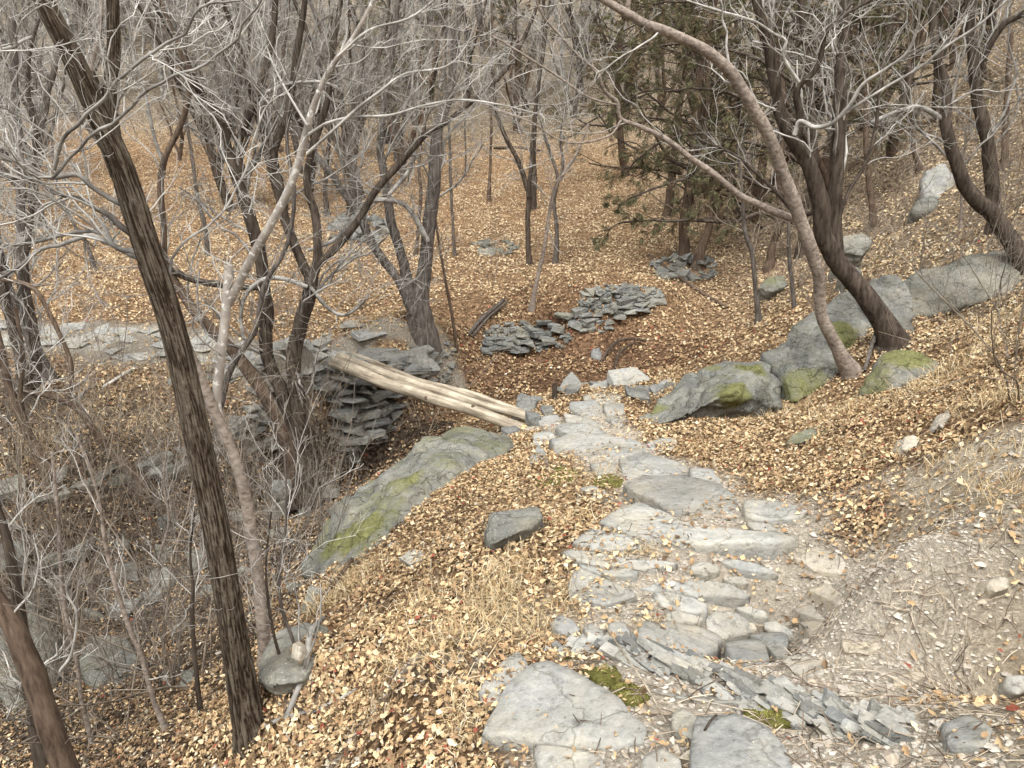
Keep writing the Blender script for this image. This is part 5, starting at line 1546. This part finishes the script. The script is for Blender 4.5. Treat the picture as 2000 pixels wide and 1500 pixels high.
fallen('fallen_branch', 'thin weathered pole beside the split log on the mound', [(922, 660, 5), (952, 632, 5, .07), (992, 601, 4, .1)], 'bark_grey')
fallen('fallen_branch', 'grey forked stick propped beside the ledge of the big tree', [(560, 1410, 12), (590, 1350, 13, .04), (605, 1300, 13, .07), (612, 1265, 12, .08), (635, 1235, 8, .08)], 'twig_grey', twigs=5)
fallen('fallen_branch', 'long grey stick lying across the leaves right of the big tree', [(470, 1440, 9), (560, 1408, 10), (640, 1385, 9), (700, 1350, 6)], 'twig_grey', twigs=5)
fallen('fallen_branch', 'thin dark stick in front of the big tree', [(515, 1335, 7), (545, 1365, 8), (575, 1385, 8), (620, 1400, 6)], 'bark_dark', twigs=3)
fallen('fallen_branch', 'pale dead stick leaning beside the low mossy boulder', [(1688, 728, 8), (1698, 700, 8, .12), (1710, 672, 7, .2)], 'bark_grey', twigs=4)
fallen('fallen_branch', 'brown stick poking out of the leaf slope under the mossy boulder', [(600, 1195, 11), (645, 1165, 10, .04), (692, 1128, 7, .12)], 'bark_brown', twigs=4)
fallen('fallen_branch', 'thin stick on the near slab of the path', [(1352, 1478, 5), (1380, 1450, 5, .05), (1395, 1438, 4, .06)], 'bark_dark')
fallen('fallen_branch', 'thin twig lying across the bare soil of the near path', [(1262, 1398, 5), (1330, 1408, 5), (1400, 1402, 4), (1450, 1416, 3)], 'twig_brown', twigs=3)
fallen('fallen_branch', 'dry stalk reaching over the near moss patch', [(1180, 1270, 4, .1), (1220, 1320, 4, .06), (1260, 1370, 4, .04), (1300, 1420, 3)], 'log')
fallen('fallen_branch', 'pale fallen pole on the field behind the big tree', [(200, 760, 6), (240, 735, 7), (265, 720, 6)], 'twig_pale')
fallen('fallen_branch', 'brown fallen limb behind the right hand boulders', [(1560, 560, 10), (1620, 520, 10), (1690, 480, 8), (1740, 455, 6)], 'bark_brown', twigs=5)
fallen('fallen_branch', 'thin fallen branch at the back of the clearing', [(965, 296, 5, .1), (1010, 290, 6), (1060, 296, 4)], 'bark_dark', twigs=4)
fallen('fallen_branch', 'dark fallen limb in the gully under the moss boulder ridge', [(540, 1010, 10), (600, 985, 10), (660, 950, 8)], 'bark_dark', twigs=5)
post = fallen('short_post', 'short dark wooden post standing by the path stones at the bridge', [(1083, 782, 11), (1083, 781, 11, .14), (1083, 780, 10, .26)], 'bark_dark', 'post', -.05)

# ------------------------------------------------------------------ moss
def moss(poly, label, hgt=.03, n=900, seed=1):
    o = flagstone(poly, hgt, 0.0, 'moss', stone_path, 'moss_clump', seed)
    o.parent = None
    o.location = [float(q) for q in (np.array(o.location) + SPL)]
    rng = np.random.default_rng(seed)
    W = np.array([G(u, v) for u, v in poly])
    cen = W.mean(0)
    k = rng.integers(0, len(W), n)
    f = rng.random((n, 1))
    s = np.sqrt(rng.random((n, 1)))
    p = cen + ((W[k] * (1 - f) + W[(k + 1) % len(W)] * f) - cen) * s
    p[:, 2] = cen[2] + ((p[:, :2] - cen[:2]) @ np.linalg.lstsq(W[:, :2] - cen[:2], W[:, 2] - cen[2], rcond=None)[0]) + hgt * .95 * (1 - s[:, 0] ** 6)
    d = unit(rng.normal(size=(n, 3)) * .7 + np.array([0, 0, 1.0]))
    wv = unit(np.cross(d, rng.normal(size=(n, 3))))
    ln = rng.uniform(.005, .013, (n, 1)) * (1 + depth(cen) * .06)
    V = np.stack([p - wv * ln * .2, p + wv * ln * .2, p + d * ln], 1).reshape(-1, 3)
    colm = np.where(rng.random((n, 1)) < .25, C_(.44, .40, .16), C_(.28, .27, .075)) * rng.uniform(.5, 1.25, (n, 1))
    c3 = np.array(o.location)
    bl = link('moss_shoots', mesh_from('moss_shoots', V - c3, np.arange(n * 3).reshape(n, 3), None, M['grass'], False, np.repeat(colm, 3, 0)), o)
    bl['kind'] = 'stuff'
    return tag(o, label, 'moss')
moss([(1045, 950), (1060, 930), (1090, 918), (1120, 920), (1132, 932), (1110, 945), (1075, 957)], 'olive moss cushion in the leaves left of the path', .025, 2200, 1)
moss([(1148, 945), (1165, 932), (1190, 928), (1215, 940), (1212, 952), (1175, 956)], 'thin dry moss patch touching the path edge', .014, 1200, 2)
moss([(1100, 1285), (1112, 1266), (1150, 1260), (1172, 1280), (1200, 1310), (1215, 1335), (1180, 1345), (1140, 1318)], 'bright moss patch at the left end of the slate layers', .02, 3600, 3)
moss([(1190, 1350), (1215, 1335), (1250, 1348), (1268, 1368), (1245, 1382), (1212, 1376)], 'small bright moss tuft above the big near slab', .016, 1700, 4)
moss([(1450, 1390), (1470, 1372), (1510, 1385), (1555, 1400), (1560, 1420), (1510, 1422), (1465, 1412)], 'yellow green moss along the lower edge of the slate layers', .016, 2000, 5)
moss([(1068, 872), (1080, 858), (1096, 856), (1100, 868), (1085, 880)], 'small light green moss spot on the path by the bridge', .02, 400, 6)
moss([(1352, 940), (1366, 928), (1380, 936), (1376, 955), (1358, 956)], 'faint green moss on stones at the right path edge', .02, 400, 7)

# ------------------------------------------------------------------ leaf litter
def scatter(n, r0, r1, pw, rng, ang=44):
    """random places on the ground, denser towards the viewpoint: density falls as r**-pw"""
    e = 2 - pw
    r = (rng.random(n) * (r1 ** e - r0 ** e) + r0 ** e) ** (1 / e)
    a = np.radians(rng.uniform(-ang, ang, n))
    return r * np.sin(a), r * np.cos(a)
def gnormal(x, y, e=.06):
    n = np.stack([(H(x - e, y) - H(x + e, y)) / (2 * e), (H(x, y - e) - H(x, y + e)) / (2 * e), np.ones_like(x)], -1)
    return unit(n)
PAL = np.array([[.68, .52, .345], [.58, .41, .245], [.47, .30, .165], [.36, .215, .115], [.23, .135, .08], [.13, .08, .05], [.33, .07, .04], [.62, .48, .27], [.58, .52, .45]])
PAL = .76 * PAL + .24 * PAL.mean(1, keepdims=True) * 1.06
PAL = PAL * C_(.97, .955, .80)
def pick(W_, rng):
    cs_ = np.cumsum(W_, 1)
    cs_ /= cs_[:, -1:]
    return PAL[(rng.random((len(W_), 1)) > cs_).sum(1)]
def leaves(name, label, n, r0, r1, pw, size, rng, quad4=True, z0=.0, z1=.03, ang=48):
    x, y = scatter(n, r0, r1, pw, rng, ang)
    z = H(x, y)
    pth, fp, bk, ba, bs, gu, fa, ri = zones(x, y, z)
    patch = sstep(-.5, .1, n2(x, y, 1.7, 3, 21.0))
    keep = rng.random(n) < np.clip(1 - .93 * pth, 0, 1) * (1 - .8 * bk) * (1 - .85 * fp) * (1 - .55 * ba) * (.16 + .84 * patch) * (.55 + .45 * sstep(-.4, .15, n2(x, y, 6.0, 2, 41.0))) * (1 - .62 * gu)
    x, y, z, bs, gu, fa, ri, pth = [q[keep] for q in (x, y, z, bs, gu, fa, ri, pth)]
    n = len(x)
    Wt = np.tile(C_(.15, .24, .24, .17, .10, .05, .012, .01, .03), (n, 1))
    Wt = mixc(Wt, C_(.03, .09, .22, .28, .24, .09, .03, .0, .02), bs)
    Wt = mixc(Wt, C_(.03, .08, .13, .2, .27, .22, .01, .0, .06), gu * .85)  # dark gully leaves; more dark ones paint the lower left shade
    near = 1 - sstep(3.0, 7.5, np.hypot(x, y))
    Wt = mixc(Wt, C_(.16, .22, .21, .17, .12, .06, .02, .01, .05), near * .6 * (1 - gu))
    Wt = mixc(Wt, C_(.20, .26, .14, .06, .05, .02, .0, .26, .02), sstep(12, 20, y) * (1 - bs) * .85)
    Wt = mixc(Wt, C_(.20, .2, .12, .12, .1, .06, .01, .12, .25), ri * .8)
    sp_ = .30 if quad4 or r1 < 12 else .14
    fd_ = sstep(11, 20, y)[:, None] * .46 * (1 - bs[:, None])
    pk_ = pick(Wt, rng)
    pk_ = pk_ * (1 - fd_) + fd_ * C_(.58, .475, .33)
    colr = pk_ * rng.uniform(1 - sp_, 1 + sp_ * .9, (n, 1))
    N = gnormal(x, y)
    N = unit(N + rng.normal(size=(n, 3)) * .42)
    t0 = rng.normal(size=(n, 3))
    X_ = unit(t0 - (t0 * N).sum(1, keepdims=True) * N)
    Y_ = np.cross(N, X_)
    L = size[0] + (size[1] - size[0]) * 1.35 * rng.random((n, 1)) ** 1.7
    Wd = L * rng.uniform(.45, .8, (n, 1))
    c0 = np.stack([x, y, z + rng.uniform(z0, z1, n) + .01], -1)
    h = L * rng.uniform(-.05, .28, (n, 1))
    cu = L * rng.uniform(-.1, .35, (n, 1))
    if quad4 == 2:      # ragged lobed leaf with a midrib
        jl = lambda: rng.uniform(.7, 1.25, (n, 1))
        def pt(tx, wy, hz): return c0 + X_ * L * tx + Y_ * Wd * wy + N * hz
        V = np.stack([pt(-.5, 0, 0), pt(-.25, .30 * jl(), h * .6), pt(.0, .5 * jl(), h * jl()), pt(.12, .25 * jl(), h * .5), pt(.3, .3 * jl(), h * .7 + cu * .4),
                      pt(-.25, -.30 * jl(), h * .6), pt(.0, -.5 * jl(), h * jl()), pt(.12, -.25 * jl(), h * .5), pt(.3, -.3 * jl(), h * .7 + cu * .4), pt(-.1, 0, 0), pt(.2, 0, cu * .2), pt(.5, 0, cu)], 1).reshape(-1, 3)
        k = np.arange(n)[:, None] * 12
        T = np.concatenate([k + C_(*q) for q in ((0, 5, 9), (0, 9, 1), (5, 6, 9), (2, 1, 9), (6, 7, 9), (9, 3, 2), (7, 10, 9), (9, 10, 3), (7, 8, 10), (4, 3, 10), (8, 11, 10), (11, 4, 10))])
        m = 12
    elif quad4:
        V = np.stack([c0 - X_ * L * .5, c0 - X_ * L * .08 + Y_ * Wd * .5 + N * h, c0 - X_ * L * .08 - Y_ * Wd * .5 + N * h * rng.uniform(.3, 1.2, (n, 1)), c0 + X_ * L * .1, c0 + X_ * L * .5 + N * cu], 1).reshape(-1, 3)
        k = np.arange(n)[:, None] * 5
        T = np.concatenate([k + C_(0, 2, 3), k + C_(0, 3, 1), k + C_(3, 2, 4), k + C_(3, 4, 1)])
        m = 5
    else:
        V = np.stack([c0 - X_ * L * .5, c0 - Y_ * Wd * .5 + N * h, c0 + X_ * L * .5 + N * cu, c0 + Y_ * Wd * .5 + N * h], 1).reshape(-1, 3)
        k = np.arange(n)[:, None] * 4
        T = np.concatenate([k + C_(0, 1, 2), k + C_(0, 2, 3)])
        m = 4
    o = link(name, mesh_from(name, V, T, None, M['leaf'], False, np.repeat(colr, m, 0)))
    return tag(o, label, kind='stuff')
rl = np.random.default_rng(99)
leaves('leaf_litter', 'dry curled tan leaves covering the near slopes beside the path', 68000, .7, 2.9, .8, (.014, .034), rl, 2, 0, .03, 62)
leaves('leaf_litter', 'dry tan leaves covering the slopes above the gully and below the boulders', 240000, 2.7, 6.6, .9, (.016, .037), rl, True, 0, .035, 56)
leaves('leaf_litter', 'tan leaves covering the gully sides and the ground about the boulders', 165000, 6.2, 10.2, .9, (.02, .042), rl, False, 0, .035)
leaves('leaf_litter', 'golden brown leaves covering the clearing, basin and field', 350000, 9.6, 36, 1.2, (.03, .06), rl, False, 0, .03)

# ------------------------------------------------------------------ pebbles, bits of twig, dry grass
def pebbles(n, rng):
    x, y = scatter(n, 1.0, 9, .9, rng, 42)
    z = H(x, y)
    pth, fp, bk, ba, bs, gu, fa, ri = zones(x, y, z)
    k = rng.random(n) < np.clip(pth * .75 + bk * .6 + ba * .6 + gu * .12 + .03, 0, 1)
    x, y, z = x[k], y[k], z[k]
    n = len(x)
    base = np.array([[1, 0, 0], [.3, .9, 0], [-.8, .55, 0], [-.8, -.6, 0], [.35, -.9, 0], [.1, 0, .8], [-.1, .1, -.6]])
    tri = np.array([[0, 1, 5], [1, 2, 5], [2, 3, 5], [3, 4, 5], [4, 0, 5], [1, 0, 6], [2, 1, 6], [3, 2, 6], [4, 3, 6], [0, 4, 6]])
    s = rng.uniform(.004, .011, n) * np.where(rng.random(n) < .04, 2.4, 1)
    a = rng.uniform(0, 6.28, n)
    ca, sa = np.cos(a), np.sin(a)
    B = base[None] * rng.uniform(.7, 1.2, (n, 7, 1)) * s[:, None, None] * np.array([1.2, .9, .7])
    V = np.stack([B[..., 0] * ca[:, None] - B[..., 1] * sa[:, None], B[..., 0] * sa[:, None] + B[..., 1] * ca[:, None], B[..., 2]], -1)
    V = V + np.stack([x, y, z + s * .35], -1)[:, None]
    T = (np.arange(n)[:, None, None] * 7 + tri[None]).reshape(-1, 3)
    cl = np.array([[.52, .47, .40], [.58, .53, .45], [.46, .41, .34], [.54, .46, .36], [.60, .56, .49]])[rng.integers(0, 5, n)] * rng.uniform(.55, .95, (n, 1))
    return tag(link('gravel', mesh_from('gravel', V.reshape(-1, 3), T, None, M['pebble'], False, np.repeat(cl, 7, 0))), 'loose grit and pebbles on the trodden path and bare bank', kind='stuff')
pebbles(60000, np.random.default_rng(3))
def litter_twigs(n, rng):
    x, y = scatter(n, 1.0, 10, 1.0, rng, 42)
    z = H(x, y)
    pth, fp, bk, ba, bs, gu, fa, ri = zones(x, y, z)
    k = rng.random(n) < .35 + .5 * np.maximum(pth * .5, bk) + .3 * gu
    x, y, z = x[k], y[k], z[k]
    n = len(x)
    N = gnormal(x, y)
    t0 = rng.normal(size=(n, 3))
    d = unit(t0 - (t0 * N).sum(1, keepdims=True) * N + N * rng.normal(size=(n, 1)) * .25)
    L = rng.uniform(.03, .16, (n, 1))
    p = np.stack([x, y, z + .02], -1)
    W = np.cross(d, N)
    S = np.stack([p - d * L * .5, p + W * L * rng.normal(size=(n, 1)) * .08 + N * L * .04, p + d * L * .5], 1)
    R = np.repeat(rng.uniform(.0008, .0022, (n, 1)), 3, 1)
    tb = Tubes()
    tb.batch(S, R, 3)
    cl = np.array([[.2, .15, .11], [.42, .34, .25], [.55, .47, .36], [.12, .09, .07]])[rng.integers(0, 4, n)]
    return tag(link('twig_litter', mesh_from('twig_litter', np.concatenate(tb.V), None, np.concatenate(tb.Q), M['twigcol'], True, np.repeat(cl, 9, 0))), 'broken twigs and stalks scattered over the ground', kind='stuff')
litter_twigs(16000, np.random.default_rng(4))
def grass(rng):
    px = []
    for (u, v, ru, rv, n, h) in [(1000, 1120, 60, 60, 540, .10), (960, 1190, 70, 60, 780, .11), (1040, 1230, 60, 50, 420, .09), (880, 1250, 70, 70, 420, .10), (1120, 1020, 60, 40, 300, .09), (820, 1180, 60, 60, 300, .09), (700, 1130, 60, 40, 420, .12),
                              (1960, 780, 60, 60, 450, .14), (1900, 700, 70, 40, 350, .15), (1820, 760, 60, 30, 250, .12), (1640, 810, 90, 20, 400, .12), (1480, 815, 70, 18, 360, .11), (1560, 800, 50, 15, 200, .11), (1950, 960, 60, 60, 250, .10), (1870, 900, 60, 50, 200, .10),
                              (1780, 780, 60, 20, 250, .12), (1950, 640, 60, 30, 250, .16), (1880, 560, 90, 30, 250, .2), (1700, 560, 60, 20, 100, .18), (1180, 930, 50, 16, 180, .08), (1100, 1180, 40, 40, 180, .08), (1240, 1080, 60, 10, 150, .06), (1280, 1230, 50, 14, 72, .06),
                              (1340, 760, 40, 14, 180, .1), (1380, 780, 40, 14, 180, .1), (860, 650, 50, 12, 240, .16), (720, 630, 80, 12, 240, .16), (330, 850, 120, 30, 540, .2), (220, 780, 120, 40, 540, .18), (80, 880, 80, 30, 300, .18), (640, 1180, 40, 20, 240, .12), (760, 1320, 70, 60, 300, .09), (900, 1400, 40, 60, 300, .07), (1680, 900, 60, 40, 150, .09)]:
        cg = G(u, v)
        s = depth(cg) / F
        q = rng.normal(size=(n, 2)) * .55
        sl = max(.25, abs(ray(u, v)[2]) / 1.0)
        px.append(np.c_[cg[0] + q[:, 0] * ru * s, cg[1] + q[:, 1] * rv * s / sl, np.full(n, h)])
    xf, yf = scatter(26000, 14, 40, 1.1, rng)
    kf = n2(xf, yf, .35, 3, 2.0) + .1 > rng.random(len(xf)) * .6
    px.append(np.c_[xf[kf], yf[kf], np.full(kf.sum(), .2)])
    A = np.concatenate(px)
    n = len(A)
    x, y = A[:, 0], A[:, 1]
    p = np.stack([x, y, H(x, y)], -1)
    L = A[:, 2:] * rng.uniform(.4, 1.5, (n, 1))
    d = unit(rng.normal(size=(n, 3)) * np.array([.6, .6, .2]) + np.array([0, 0, .8]))
    w_ = unit(np.cross(d, rng.normal(size=(n, 3)))) * (.0012 + .0009 * np.clip(depth(p.T)[:, None] / 6, 0, 3))
    m = p + d * L * .55
    tip = m + unit(d + rng.normal(size=(n, 3)) * .5 + np.array([0, 0, -.4])) * L * .5
    V = np.stack([p - w_, p + w_, m + w_ * .8, m - w_ * .8, tip], 1).reshape(-1, 3)
    k = np.arange(n)[:, None] * 5
    T = np.concatenate([k + C_(0, 1, 2), k + C_(0, 2, 3), k + C_(3, 2, 4)])
    cl = np.array([[.62, .5, .31], [.52, .39, .21], [.68, .58, .40], [.42, .30, .16]])[rng.integers(0, 4, n)] * rng.uniform(.75, 1.15, (n, 1))
    return tag(link('dry_grass', mesh_from('dry_grass', V, T, None, M['grass'], False, np.repeat(cl, 5, 0))), 'wisps of dry straw coloured grass on slopes and clearing', kind='stuff')
grass(np.random.default_rng(8))
